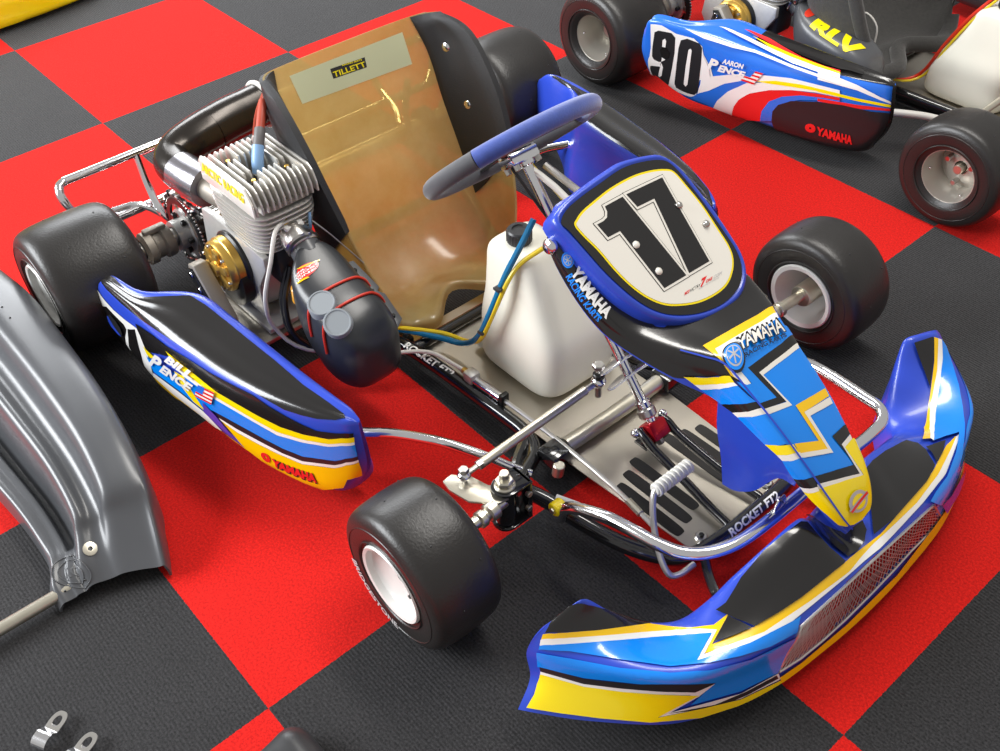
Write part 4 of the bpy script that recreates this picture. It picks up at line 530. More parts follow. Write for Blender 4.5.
# ------------------------------------------------------------------ wheels
def wheel(parent, name, c, R, W, side, rimmat, letters=False, bright=True):
    """side: +1 when the outer face looks towards +y"""
    x, y, z = c
    ax = V((0, side, 0))
    w = bpy.data.objects.new(name, None); COL.objects.link(w); w.parent = parent; w.location = (x, y, z)
    w.empty_display_size = .05
    h = W/2
    prof = [(.064, -h*.84), (.070, -h*.90), (.080, -h*.97), (.095*R/.129, -h), (R*.84, -h*.985), (R*.925, -h*.90), (R*.972, -h*.74), (R*.992, -h*.5), (R, -h*.2), (R, h*.2), (R*.992, h*.5), (R*.972, h*.74), (R*.925, h*.90), (R*.84, h*.985), (.095*R/.129, h), (.080, h*.97), (.070, h*.90), (.064, h*.84)]
    P = spline([(a, b, 0) for a, b in prof], 3)
    t = MB(); t.lathe([(p.x, p.y) for p in P], (0, 0, 0), ax, 'tire_rubber', 64)
    # moulded rings on the sidewall, small wear dots on the tread
    for s_ in (-1, 1):
        for rr in (.60, .80):
            t.lathe([(R*rr-.0015, s_*h*1.0-.001*s_), (R*rr, s_*(h+.0010)), (R*rr+.0015, s_*h*1.0-.001*s_)], (0, 0, 0), ax, 'tire_rubber', 64)
    for k in range(14):
        a = 2*PI*k/14+.2; yy = (h*.55 if k % 2 else -h*.3)
        d = V((math.cos(a), 0, math.sin(a))); t.ball(d*(R*(.990 if k % 2 else .999))+V((0, yy, 0)), .0016, 'black_plastic', n=6)
    if letters:
        def f(a, b):
            ang = -2.85+a*1.35
            r = R*(.845-.115*b)
            return V((math.cos(ang)*r, side*(h*1.0+.0014), math.sin(ang)*r))
        put_text(t, 'BRIDGESTONE', f, 'tire_marking', bold=.03, gx=.03, gy=.5)
    t.build('tire', w)
    r = MB()
    lip = h*(.95 if bright else .80)
    # barrel: closed profile of a two-piece rim, dished on the outer side
    r.lathe([(.060, -lip-.002), (.068, -lip-.004), (.0705, -lip), (.069, -lip+.006), (.060, -lip+.014), (.056, 0), (.060, lip-.014), (.069, lip-.006), (.0705, lip), (.068, lip+.004), (.063, lip+.002), (.058, lip-.012), (.053, lip-.03), (.052, .0), (.053, -lip+.03), (.057, -lip+.012)], (0, 0, 0), ax, rimmat, 48, closed=True)
    # web disc: shallow on the outside of the bright wheels, deep in the grey ones
    if bright:
        hd = h*(.80 if R > .135 else .66)
        r.lathe([(.062, lip-.004), (.058, lip-.010), (.050, hd+.004), (.030, hd), (.010, hd), (.010, hd-.012), (.030, hd-.010), (.052, hd-.008), (.060, lip-.016)], (0, 0, 0), ax, rimmat, 40, closed=True)
        r.cyl(ax*(hd-.010), ax*(hd-.004), .010, 'black_metal', 12)
        for k in range(2):
            a = PI*k+2.2; p = V((math.cos(a)*.034, side*(hd-.001), math.sin(a)*.034)); r.cyl(p, p+ax*.004, .0035, 'black_metal', 8)
    else:
        hd = -h*.25
        r.lathe([(.0535, hd-.003), (.0535, hd+.003), (.044, hd+.006), (.034, hd+.012), (.016, hd+.014), (.016, hd-.012), (.03, hd-.008), (.044, hd-.004)], (0, 0, 0), ax, rimmat, 40, closed=True)
        for k in range(3):
            a = 2*PI*k/3+.5; p = V((math.cos(a)*.034, side*(hd+.010), math.sin(a)*.034)); r.cyl(p, p+ax*.022, .0065, 'steel', 8)
        for k in range(3):
            a = 2*PI*k/3+1.2; p = V((math.cos(a)*.054, side*(lip-.016), math.sin(a)*.054)); r.ball(p, .003, 'chrome', n=8)
    r.build('rim', w)
    hb = MB(); ho = min(hd, 0)
    hb.lathe([(.008, -h*.95), (.021, -h*.95), (.023, -h*.9), (.023, ho-.014), (.015, ho-.012), (.0, ho-.012)], (0, 0, 0), ax, 'zinc', 20)
    if not bright: hb.cyl(ax*(hd+.008), ax*(hd+.03), .012, 'zinc', 10)
    hb.build('hub', w)
    return w

# ------------------------------------------------------------------ kart
def make_pod(parent, mirror, key):
    S = pod_surf(); mb = MB()
    if mirror: S2 = S.mirror()
    else: S2 = S
    mb.surf(S2, 'blue_plastic' if key != 'pod90' else 'kart_blue_sticker', 6, 6, capu=True)
    return S2, mb

def crescent(c, rx, rz): return c

def kart(name, loc, label, full=True, variant=17):
    K = empty(name, loc, label, 'kart', 'go karts parked on the checkerboard carpet')
    P = lambda mb, nm, par=K, sharp=35: mb.build(nm, par, sharp=sharp)
    # --- chassis
    m = MB(); r = .0145
    for s in (1, -1):
        m.tube([(-.16, s*.31, .06), (-.02, s*.31, .055), (.16, s*.29, .05), (.36, s*.215, .045), (.53, s*.165, .043), (.80, s*.150, .043), (.885, s*.152, .043), (.930, s*.178, .044), (.955, s*.225, .050), (.985, s*.275, .062), (1.005, s*.300, .072)], r, 'black_tube', 12, 5)
        m.tube([(.975, s*.255, .055), (1.03, s*.235, .050), (1.10, s*.222, .046), (1.18, s*.203, .045), (1.245, s*.170, .045), (1.275, s*.130, .046), (1.283, s*.06, .047), (1.284, 0, .047)], r, 'black_tube', 12, 5)
        m.tube([(1.277, s*.115, .046), (1.32, s*.150, .048), (1.36, s*.175, .055), (1.40, s*.19, .062)], .0085, 'black_tube', 10, 4)
        # yoke brackets for the kingpins
        for z in (.064, .150):
            m.prism([(1.0, s*.284), (1.0, s*.325)]+[(1.022+.023*math.cos(a), s*(.325+.023*math.sin(a))) for a in [PI-PI*k/10 for k in range(11)]]+[(1.045, s*.284)] if s > 0 else [(1.045, s*.284)]+[(1.022+.023*math.cos(a), s*(.325+.023*math.sin(a))) for a in [PI*k/10 for k in range(11)]]+[(1.0, s*.325), (1.0, s*.284)], (0, 0, z), (1, 0, 0), (0, 1, 0), .005, 'black_tube', bev=.001)
        m.box((1.022, s*.288, .109), (.046, .010, .092), 'black_tube', bev=.003)
        for z in (.092, .128): m.cyl((1.048, s*.292, z), (1.040, s*.292, z), .006, 'zinc', 8)
        # rear bearing carriers
        m.box((.0, s*.315, .10), (.07, .02, .11), 'black_tube', bev=.008)
        m.lathe([(.028, -.013), (.040, -.013), (.040, .013), (.028, .013)], (0, s*.315, .14), (0, 1, 0), 'black_tube', 24, closed=True)
    m.tube([(.957, -.122, .050), (.960, 0, .050), (.957, .150, .050)], .0155, 'zinc', 12, 4)
    m.tube([(.16, -.29, .05), (.16, .29, .05)], r, 'black_tube', 12, 1)
    m.tube([(-.15, -.31, .06), (-.15, .31, .06)], r, 'black_tube', 12, 1)
    m.tube([(.55, -.165, .042), (.55, .165, .042)], .0125, 'black_tube', 12, 1)
    for s in (1, -1):
        m.box((.960, s*.150, .052), (.046, .050, .030), 'black_tube', bev=.004)
    m.cyl((.988, -.172, .036), (.990, -.170, .062), .011, 'zinc', 12)
    # side stubs that carry the side bars
    for s in (1, -1):
        m.tube([(.89, s*.16, .045), (.925, s*.215, .047), (.945, s*.235, .048)], .012, 'black_tube', 10, 3)
        m.tube([(.20, s*.28, .05), (.22, s*.36, .07), (.24, s*.42, .09)], .012, 'black_tube', 10, 3)
    if full:
        # lettering on the front tube and the right rail
        for o, ux, nrm, w in ((V((1.283, -.058, .047)), V((0, 1, 0)), None, .126),):
            def f(a, b):
                ang = .50+b*1.0     # wraps round the tube, reading from the front
                return V((1.2835+math.cos(ang)*(r+.0008), -.066+a*.128, .047+math.sin(ang)*(r+.0008)))
            put_text(m, 'ROCKET FT2', f, 'white_sticker', bold=.035, shear=.15, gx=.04, gy=.25)
        def f2(a, b):
            ang = .55+b*1.05
            x = .540+a*.135; yc = -.1635+.0135*a*1.0
            return V((x, yc-math.cos(ang)*(r+.0008), .0432+math.sin(ang)*(r+.0008)))
        put_text(m, 'ROCKET FT2', f2, 'white_sticker', bold=.035, shear=.15, gx=.04, gy=.25)
    P(m, 'chassis_frame')
    # --- floor tray
    m = MB()
    m.prism([(.50, -.135), (.93, -.128), (.965, -.135), (1.262, -.118), (1.272, -.10), (1.272, .10), (1.262, .118), (.965, .135), (.93, .128), (.50, .135)], (0, 0, .028), (1, 0, 0), (0, 1, 0), .0025, 'brushed_aluminium')
    for s in (1, -1):
        for k, (x0, x1) in enumerate(((1.075, 1.225), (1.063, 1.216), (1.050, 1.205))):
            y = s*(.106-.031*k)
            m.prism([(x, yy) for x, yy in disc((x0+x1)/2, y, (x1-x0)/2, .0115, 28, sq=6)], (0, 0, .0306), (1, 0, 0), (0, 1, 0), .0006, 'grip_black')
        m.lathe([(.012, 0), (.012, .003), (.009, .006), (0, .0065)], (1.252, s*.088, .0305), (0, 0, 1), 'steel', 16)
        m.cyl((1.252, s*.088, .035), (1.252, s*.088, .041), .005, 'black_metal', 6)
    P(m, 'floor_tray')
    # --- seat
    so = (0, 0, 0) if variant == 17 else (.11, -.065, .03)
    S = seat_surf(so); m = MB()
    if variant == 90:
        for row in S.r:
            for p in row: p.y = so[1]+(p.y-so[1])*1.2; p.z = p.z*1.08
    m.surf(S, 'fibreglass' if variant == 17 else 'foam_charcoal', 5, 6, thick=.005 if variant == 17 else .012)
    if variant == 17:
        m.tube([S(u, .0) for u in (4.0, 4.5, 5, 5.5, 6, 6.5, 7)], .004, 'fibreglass', 8, 3)
    else:
        m.tube([S(7.3, v) for v in (0, .6, 1.2, 2, 3, 4, 5, 6, 6.8, 7.4, 8)], .021, 'foam_charcoal', 12, 4)
        m.tube([S(u, 0) for u in (0, 1, 2, 3, 4, 5, 6, 7)], .018, 'foam_charcoal', 12, 4)
    seat = P(m, 'seat', sharp=50)
    if variant == 17:
        for v0, v1 in ((0.0, 2.02), (5.98, 8.0)):
            pm = MB(); u0, u1 = .02, 4.02; NU, NV = 28, 10
            top = []; bot = []
            for i in range(NU+1):
                for j in range(NV+1):
                    u = u0+(u1-u0)*i/NU; v = v0+(v1-v0)*j/NV
                    # the pad follows the wing and rounds off towards the seat back
                    fr = j/NV if v0 < 1 else 1-j/NV
                    if i/NU > .8: fr = fr
                    t_ = .010*min(1, (1-fr)*6)**.5*min(1, min(i, NU-i)/2+.25)
                    n = S.normal(u, v); p = S(u, v)
                    w_ = (S(u, v0 if v0 < 1 else v1)-S(u, v0+.4 if v0 < 1 else v1-.4)).normalized()*(.009*max(0, 1-fr*5))
                    top.append(p+w_+n*(.001+t_*min(1, fr*8+.35))); bot.append(p+w_-n*(.0065+.006*min(1, (1-fr)*4)*min(1, fr*8+.35)))
            o = len(top); fs = []
            c = NV+1
            for i in range(NU):
                for j in range(NV):
                    q = [i*c+j, i*c+j+1, (i+1)*c+j+1, (i+1)*c+j]; fs += [q, [k+o for k in q[::-1]]]
            for i in range(NU):
                for j in (0, NV):
                    q = [i*c+j, (i+1)*c+j, (i+1)*c+j+o, i*c+j+o]; fs.append(q if j == 0 else q[::-1])
            for j in range(NV):
                for i in (0, NU):
                    q = [i*c+j, i*c+j+1, i*c+j+1+o, i*c+j+o]; fs.append(q[::-1] if i == 0 else q)
            pm.add(top+bot, fs, 'pad_black')
            for u in (1.15, 2.45):
                v = 1.15 if v0 < 1 else 6.85
                n = S.normal(u, v); p = S(u, v)+n*.010
                pm.lathe([(.009, 0), (.009, .0015), (.006, .003), (.0, .0035)], p, n, 'chrome', 16)
            P(pm, 'padding', seat, 55)
        # maker's sticker on the backrest
        b = MB(); q = DECALS['badge']
        b.decal(S, q[0][1], 'badge_base', 1); b.decal(S, q[1][1], 'black_sticker', 2)
        put_text(b, 'TILLETT', quad_on(S, q[2][1], 3), 'yellow_print', bold=.02, gx=.05, gy=.3)
        put_text(b, 'RACING SEATS', quad_on(S, q[3][1], 3), 'yellow_print', bold=.03, gx=.05, gy=.5)
        P(b, 'maker_badge', seat)
        # seat bolts at the lip
        st = MB()
        st.tube([(.36, -.20, .06), (.44, -.185, .075), (.50, -.172, .080)], .008, 'black_tube', 8, 3)
        st.box((.515, -.15, .045), (.03, .02, .012), 'black_metal', bev=.003)
        st.cyl((.515, -.15, .05), (.515, -.15, .064), .006, 'steel', 6)
        P(st, 'seat_stay')
        for s in (-1, 1):
            st = MB(); st.tube([(-.02, s*.30, .07), (.03, s*.24, .20), (.10, s*.205, .33)], .008, 'black_tube', 8, 3); P(st, 'seat_stay')
    # --- fuel tank
    to = (0, 0, 0) if variant == 17 else (.050, -.030, 0)
    S = tank_surf(to, 0 if variant == 17 else .10); m = MB(); m.surf(S, 'tank_plastic', 4, 2, capu=True)
    if variant == 17: m.box((.636, -.045, .055), (.03, .03, .03), 'tank_plastic', bev=.012, seg=3)
    tank = P(m, 'fuel_tank', sharp=60)
    cp = V((.694, .006, .306))+V(to)
    if variant == 90: cp = cp+V((.10, -.04, .0))
    c = MB(); c.lathe([(.016, -.012), (.016, .0), (.0225, .0), (.0235, .003), (.0235, .024), (.021, .027), (.014, .027), (.013, .024), (.0, .024)], cp, (0, 0, 1), 'black_plastic', 28)
    for k in range(24):
        a = 2*PI*k/24; c.box(cp+V((math.cos(a)*.0235, math.sin(a)*.0235, .013)), (.002, .003, .02), 'black_plastic', Matrix.Rotation(a, 3, 'Z'), bev=.0005, seg=1)
    c.build('cap', tank)
    # --- axle, hubs, sprocket
    m = MB(); m.cyl((0, -.60, .14), (0, .60, .14), .020, 'steel', 24, .1)
    for s in (1, -1):
        m.lathe([(.022, 0), (.034, 0), (.036, .004), (.036, .02), (.030, .024), (.030, .040), (.036, .044), (.036, .060), (.028, .066), (.022, .066)], (0, s*.385, .14), (0, s, 0), 'dark_fin', 28)
        m.box((0, s*.415, .178), (.016, .05, .012), 'dark_fin', bev=.003)
    P(m, 'rear_axle')
    m = MB()
    n = 60
    pr = []
    for k in range(n*2):
        a = PI*k/n; pr.append((math.cos(a)*(.100 if k % 2 else .096), math.sin(a)*(.100 if k % 2 else .096)))
    hole = 5
    # ring, spokes, hub
    m.lathe([(.064, -.003), (.0785, -.003), (.0785, .003), (.064, .003)], (0, -.345, .14), (0, 1, 0), 'black_metal', 60, closed=True)
    for k in range(n):
        a = 2*PI*k/n; m.box((math.cos(a)*.080, -.345, .14+math.sin(a)*.080), (.006, .004, .005), 'steel', Matrix.Rotation(-a, 3, 'Y'), bev=.001, seg=1)
    for k in range(6):
        a = 2*PI*k/6; m.box((math.cos(a)*.050, -.345, .14+math.sin(a)*.050), (.046, .005, .020), 'steel', Matrix.Rotation(-a, 3, 'Y'), bev=.002)
        m.cyl((math.cos(a)*.040, -.351, .14+math.sin(a)*.040), (math.cos(a)*.040, -.361, .14+math.sin(a)*.040), .007, 'black_metal', 6)
    m.lathe([(.022, -.03), (.034, -.03), (.034, -.004), (.052, -.004), (.052, .006), (.022, .006)], (0, -.345, .14), (0, 1, 0), 'cast_aluminium', 28, closed=True)
    P(m, 'sprocket')
    # --- engine (right hand side)
    E_ = bpy.data.objects.new('engine', None); COL.objects.link(E_); E_.parent = K; E_.empty_display_size = .05
    if variant == 90: E_.location = (-.012, -.005, -.035)
    m = MB()
    m.box((.265, -.305, .195), (.14, .10, .14), 'cast_aluminium', bev=.022, seg=3)
    m.box((.275, -.315, .112), (.22, .13, .012), 'cast_aluminium', bev=.003)
    m.lathe([(.0, 0), (.060, 0), (.066, .008), (.066, .03), (.056, .035), (0, .035)], (.27, -.36, .195), (0, -1, 0), 'black_metal', 32)
    m.prism([(.15, .20), (.20, .125), (.345, .118), (.352, .20), (.395, .262), (.395, .290), (.21, .296), (.165, .290)], (0, -.352, 0), (1, 0, 0), (0, 0, 1), .014, 'cast_aluminium', bev=.003)
    m.box((.355, -.295, .24), (.05, .07, .09), 'black_plastic', bev=.01)
    m.box((.285, -.36, .098), (.22, .20, .010), 'brushed_aluminium', bev=.002)
    P(m, 'crankcase', E_)
    m = MB(); m.cyl((.305, -.300, .25), (.305, -.300, .40), .050, 'dark_fin', 24)
    for k in range(2, 11):
        z = .270+k*.0102; w = 1-.022*max(0, 8-k)
        pl = disc(.312, -.301, .096*w, .071*w, 40, sq=4.5)
        m.prism(pl, (0, 0, z), (1, 0, 0), (0, 1, 0), .0032, 'fin_edge', bev=.0008)
    P(m, 'cylinder_fins', E_)
    m = MB()
    DZ, DY = .042, .012
    m.prism(disc(.314, -.307+DY, .090, .066, 40, sq=5), (0, 0, .342+DZ), (1, 0, 0), (0, 1, 0), .010, 'dark_fin')
    nf = 12
    for k in range(nf):
        y = -.372+DY+k*.0117
        t = abs(k-(nf-1)/2)/((nf-1)/2)
        zt = .398+DZ-.003*t
        segs = [(.220, .409)]
        if k in (2, 3, 8, 9): segs = [(.220, .252), (.278, .342), (.368, .409)]
        if k in (4, 5, 6, 7): segs = [(.220, .284), (.342, .409)]
        for x0, x1 in segs:
            e0 = x0 < .23; e1 = x1 > .40
            pts = [(x0, .346+DZ), (x1, .346+DZ), (x1-.002 if e1 else x1, .366+DZ), (x1-.012 if e1 else x1-.001, .386+DZ), (x1-.026 if e1 else x1-.004, zt), (x0+.014 if e0 else x0+.004, zt), (x0+.002 if e0 else x0, .380+DZ)]
            m.prism(pts, (0, y, 0), (1, 0, 0), (0, 0, 1), .0040, 'fin_edge', bev=.0009)
    if variant == 17:
        # outer plate with the yellow lettering
        m.prism([(.220, .345), (.407, .345), (.405, .372), (.385, .398), (.232, .398), (.221, .385)], (0, -.377+DY, DZ), (1, 0, 0), (0, 0, 1), .004, 'cream_sticker', bev=.001)
        for i, tx in enumerate(('ARCTIC', 'RACING')):
            put_text(m, tx, plane_on((.230+i*.080, -.3816+DY, .366+DZ), (1, 0, 0), (0, 0, 1), .073, .022, .0006), 'yellow_print', bold=.035, shear=.2, gx=.1)
    for x, y in ((.265, -.343), (.355, -.343), (.265, -.273), (.355, -.273)):
        m.cyl((x, y+DY, .346+DZ), (x, y+DY, .382+DZ), .0085, 'black_metal', 8); m.cyl((x, y+DY, .382+DZ), (x, y+DY, .388+DZ), .0045, 'gold', 8)
    P(m, 'cylinder_head', E_)
    m = MB(); m.cyl((.312, -.298, .386), (.312, -.298, .406), .011, 'black_metal', 6); m.cyl((.312, -.298, .406), (.312, -.298, .418), .008, 'grip_white', 14)
    P(m, 'spark_plug', E_)
    m = MB()
    m.tube([(.312, -.298, .410), (.306, -.292, .430), (.292, -.278, .450)], .0115, 'boot_blue', 14, 4)
    m.tube([(.294, -.280, .448), (.284, -.268, .462), (.275, -.259, .470)], .0105, 'boot_grey', 14, 3)
    m.tube([(.277, -.261, .468), (.256, -.240, .488), (.240, -.224, .500)], .0085, 'boot_red', 14, 3)
    m.tube([(.242, -.226, .499), (.215, -.205, .50), (.175, -.215, .43), (.15, -.225, .32), (.18, -.25, .20)], .0045, 'boot_red', 8, 4)
    P(m, 'plug_cap', E_)
    m = MB()
    cy = -.392; cx, cz = .275, .226
    m.lathe([(0, .040), (.060, .040), (.062, .036), (.062, .020), (.058, .016), (0, .016)], (cx, cy, cz), (0, 1, 0), 'black_metal', 40)
    m.lathe([(.0, -.026), (.014, -.026), (.016, -.020), (.018, -.014), (.050, -.014), (.053, -.010), (.054, .0), (.056, .002), (.056, .016), (.054, .018), (0, .018)], (cx, cy, cz), (0, 1, 0), 'gold', 40)
    for k in range(6):
        a = 2*PI*k/6+.3
        m.box((cx+math.cos(a)*.028, cy-.0145, cz+math.sin(a)*.028), (.034, .012, .020), 'gold', Matrix.Rotation(-a, 3, 'Y'), bev=.003)
        a += .5; m.cyl((cx+math.cos(a)*.047, cy-.013, cz+math.sin(a)*.047), (cx+math.cos(a)*.047, cy-.020, cz+math.sin(a)*.047), .0035, 'steel', 8)
    P(m, 'clutch', E_)
    if True:
        m = MB()
        # chain runs from the sprocket to the clutch gear, with the guard plate below
        ch = []
        for k in range(13): a = PI/2+.2+(PI-.4)*k/12; ch.append(V((math.cos(a)*.086, -.345, .14+math.sin(a)*.086)))
        for k in range(9): a = -PI/2-.2+(PI+.4)*k/8; ch.append(V((.262+math.cos(a)*.040, -.345, .215+math.sin(a)*.040)))
        m2 = spline(ch, 4, True)
        acc = 0; last = None
        tot = sum((m2[i]-m2[i-1]).length for i in range(len(m2))); nl = 80; step = tot/nl; d = 0; i = 0; pos = m2[0].copy(); j = 1
        pts = []
        cur = m2[0].copy(); k = 1
        while len(pts) < nl:
            pts.append(cur.copy()); need = step
            while True:
                t = m2[k % len(m2)]; dl = (t-cur).length
                if dl >= need: cur = cur+(t-cur)*(need/dl); break
                need -= dl; cur = t.copy(); k += 1
        for i in range(nl):
            a = pts[i]; b = pts[(i+1) % nl]; dd = b-a; ang = math.atan2(dd.z, dd.x)
            m.box((a+b)/2, (step*1.12, .0075 if i % 2 else .0105, .0075), 'steel' if i % 3 == 0 else 'black_metal', Matrix.Rotation(-ang, 3, 'Y'), bev=.0015, seg=1)
        P(m, 'chain')
        m = MB()
        m.prism([(.236, .236), (.262, .244), (.345, .150), (.345, .110), (.318, .112), (.240, .205)], (0, -.420, 0), (1, 0, 0), (0, 0, 1), .030, 'dark_fin', bev=.003)
        m.prism([(.240, .230), (.256, .236), (.338, .148), (.338, .118), (.322, .118), (.244, .206)], (0, -.4505, 0), (1, 0, 0), (0, 0, 1), .002, 'black_metal', bev=.0005)
        for k in range(4):
            x = .252+k*.022; z = .220-k*.026; m.cyl((x, -.452, z), (x, -.456, z), .007, 'chrome', 12)
        P(m, 'chain_guard')
    m = MB()
    m.box((.405, -.292, .298), (.04, .045, .05), 'cast_aluminium', Matrix.Rotation(.35, 3, 'Y'), bev=.008)
    m.lathe([(.0, 0), (.028, 0), (.030, .004), (.030, .03), (.027, .034), (0, .034)], (.396, -.298, .322), (.88, -.05, -.38), 'steel', 24)
    m.box((.400, -.298, .336), (.034, .040, .020), 'rim_white', bev=.004)
    m.cyl((.398, -.308, .340), (.398, -.308, .355), .006, 'gold', 8); m.cyl((.392, -.274, .326), (.392, -.274, .340), .005, 'steel', 8)
    m.tube([(.405, -.262, .318), (.408, -.262, .335), (.405, -.258, .350)], .003, 'boot_blue', 8, 2)
    m.tube([(.405, -.256, .330), (.43, -.235, .300), (.475, -.20, .240)], .0016, 'steel', 6, 2)
    P(m, 'carburetor', E_)
    # --- exhaust
    m = MB()
    m.tube([(.10, -.315, .285), (.04, -.322, .285), (-.01, -.325, .285), (-.045, -.315, .287), (-.062, -.285, .292), (-.068, -.24, .298), (-.075, -.17, .303), (-.083, -.07, .306)], lambda t: .041+.007*min(1, max(0, (t-.45)*3)), 'exhaust_black', 24, 6, cap=False)
    m.tube([(.10, -.315, .285), (.055, -.321, .285), (.01, -.324, .285)], .0425, 'exhaust_steel', 24, 4)
    m.tube([(-.0705, -.205, .3005), (-.0755, -.165, .3035), (-.079, -.125, .3045)], .0488, 'exhaust_black', 24, 3)
    m.tube([(.20, -.305, .285), (.10, -.315, .285)], .026, 'dark_fin', 18, 1)
    m.lathe([(.046, -.004), (.053, -.004), (.055, 0), (.053, .006), (.046, .006)], (-.083, -.07, .306), (-.08, 1, .02), 'cable_white', 28, closed=True)
    P(m, 'exhaust_pipe', E_)
    # --- airbox
    rows = []
    ax_off = (0, 0, 0)
    for x, yc, zc, ry, rz in ((.425, -.290, .284, .028, .028), (.435, -.292, .276, .036, .036), (.450, -.296, .262, .050, .044), (.475, -.300, .238, .062, .058), (.510, -.303, .214, .067, .070), (.545, -.304, .198, .068, .078), (.580, -.304, .186, .068, .082), (.612, -.301, .177, .064, .078), (.640, -.296, .168, .052, .062), (.654, -.292, .162, .024, .034)):
        if variant == 90: x = .675-(.654-x)*1.22; zc -= .045
        rows.append([V((x+.12*(zc-.19), yc+ry*math.copysign(abs(math.cos(t))**.54, math.cos(t)), zc+rz*math.copysign(abs(math.sin(t))**.54, math.sin(t)))) for t in [2*PI*k/20 for k in range(20)]])
    AS = Surf(rows, closed=True, flip=-1)
    m = MB(); m.surf(AS, 'airbox_plastic' if variant == 17 else 'grey_plastic', 3, 2, capu=True)
    dn = V((0, 0, 0)) if variant == 17 else V((-.030, 0, -.045))
    m.tube([V(p)+dn for p in ((.402, -.288, .304), (.418, -.290, .296), (.438, -.292, .284))], .030, 'grey_plastic', 20, 3)
    m.lathe([(.031, -.004), (.034, -.002), (.034, .006), (.031, .008)], V((.414, -.289, .298))+dn, (.9, -.05, -.5), 'steel', 24, closed=True)
    # seam flange along the inner side with small screws
    fo = V((.475, -.256, .262)) if variant == 17 else V((.475, -.256, .222)); fu = V((.165, 0, -.062)).normalized()
    m.prism([(0, .0), (.006, .030), (.080, .036), (.086, .028), (.098, .036), (.160, .030), (.172, .010), (.165, 0)], fo, fu, (0, 1, 0), .005, 'grey_plastic', bev=.0015)
    for a in (.030, .085, .150): m.cyl(fo+fu*a+V((0, .018, .004)), fo+fu*a+V((0, .018, .010)), .004, 'black_metal', 8)
    ab = P(m, 'airbox', sharp=60)
    if variant == 17:
        for u, v in ((5.35, 6.35), (6.75, 6.6)):
            p = AS(u, v); n = AS.normal(u, v)
            n = (n+V((.15, -.05, .35))).normalized()
            c = MB(); c.lathe([(.0265, -.03), (.0265, .006), (.0245, .009), (.0225, .009), (.0215, .0075), (0, .0075)], p, n, 'light_grey_cap', 28)
            c.build('intake_cap', ab)
        for u, sg in ((5.0, 0), (6.3, 0)):
            c = MB(); pts = [AS(u-.25*math.sin(k/14*PI), v_)+AS.normal(u, v_)*.002 for k, v_ in ((k, 1.2+k*.62) for k in range(15))]
            c.tube(pts, .0026, 'rubber_red', 8, 3); c.build('strap', ab)
        c = MB(); c.decal(AS, disc(3.05, 6.0, .42, 1.0, 24), 'red_sticker', 1, base=.001)
        q = [(2.55, 7.3), (3.12, 6.4), (2.60, 5.3), (2.28, 6.3)]
        c.decal(AS, [(2.58, 6.9), (2.73, 5.6), (2.85, 4.8), (2.95, 4.85), (2.78, 6.0)], 'orange_yellow_sticker', 2, base=.001)
        c.decal(AS, [(3.28, 7.6), (3.35, 6.8), (3.45, 5.9), (3.55, 5.8), (3.41, 7.2)], 'orange_yellow_sticker', 2, base=.001)
        for i, tx in enumerate(('ONLY', 'ODDS', 'ZONE')):
            u0 = 2.88+i*.17; put_text(c, tx, quad_on(AS, [(u0+.13, 7.2), (u0+.11, 5.25), (u0, 5.25), (u0, 7.2)], 3, base=.001), 'white_sticker', bold=.03, gx=.2)
        c.build('sticker', ab)
    else:
        c = MB(); put_text(c, 'RLV', quad_on(AS, DECALS['rlv'][0][1], 2, base=.001), 'yellow_print', bold=.06, gx=.1, gy=.3)
        c.build('sticker', ab); c = MB(); c.decal(AS, disc(2.9, 5.4, .35, 1.3, 24), 'rubber_red', 1, base=.001); c.build('sticker', ab)
        c = MB(); p = AS(4.6, 2.2); c.tube([p, p+V((.01, 0, .03)), p+V((.05, .0, .045)), p+V((.085, 0, .02)), p+V((.09, 0, -.03))], .0025, 'cable_white', 8, 4); c.build('breather_tube', ab)
    # --- wheels
    for s in (-1, 1):
        wheel(K, 'front_wheel', (1.035, s*.508, .129), .129, .130, s, 'rim_white' if variant == 17 else 'rim_grey', letters=(variant == 17 and s < 0), bright=(variant == 17))
        wheel(K, 'rear_wheel', (0, s*.577, .138), .138, .196, s, 'rim_white' if variant == 17 and s < 0 else 'rim_grey', bright=(variant == 17 and s < 0))
    # --- spindles
    for s in (-1, 1):
        m = MB()
        m.cyl((1.022, s*.325, .070), (1.022, s*.325, .149), .0185, 'black_tube', 18)
        m.cyl((1.022, s*.325, .056), (1.022, s*.325, .188), .0085, 'zinc', 10)
        m.cyl((1.022, s*.325, .162), (1.022, s*.325, .173), .0155, 'zinc', 6); m.cyl((1.022, s*.325, .154), (1.022, s*.325, .162), .018, 'zinc', 18)
        m.cyl((1.028, s*.330, .129), (1.035, s*.50, .129), .011, 'zinc', 16)
        m.cyl((1.029, s*.352, .129), (1.031, s*.372, .129), .017, 'zinc', 16); m.cyl((1.031, s*.378, .129), (1.032, s*.392, .129), .015, 'zinc', 16)
        # steering arm
        m.prism([(1.040, s*.325), (1.036, s*.352), (1.000, s*.384), (.960, s*.392), (.938, s*.388), (.936, s*.368), (.962, s*.346), (.995, s*.338), (1.012, s*.322)], (0, 0, .140), (1, 0, 0), (0, 1, 0), .005, 'zinc', bev=.001)
        m.cyl((.962, s*.361, .128), (.962, s*.361, .172), .005, 'steel', 8); m.cyl((.962, s*.361, .167), (.962, s*.361, .175), .009, 'steel', 6)
        P(m, 'stub_axle')
        m = MB()
        m.ball((.962, s*.361, .158), .012, 'chrome', (1, 1, .75)); 
        a = V((.962, s*.361, .158)); b = V((.974, s*.062, .186)); d = (b-a).normalized()
        m.cyl(a+d*.008, a+d*.04, .005, 'steel', 8); m.cyl(a+d*.028, a+d*.040, .009, 'steel', 6)
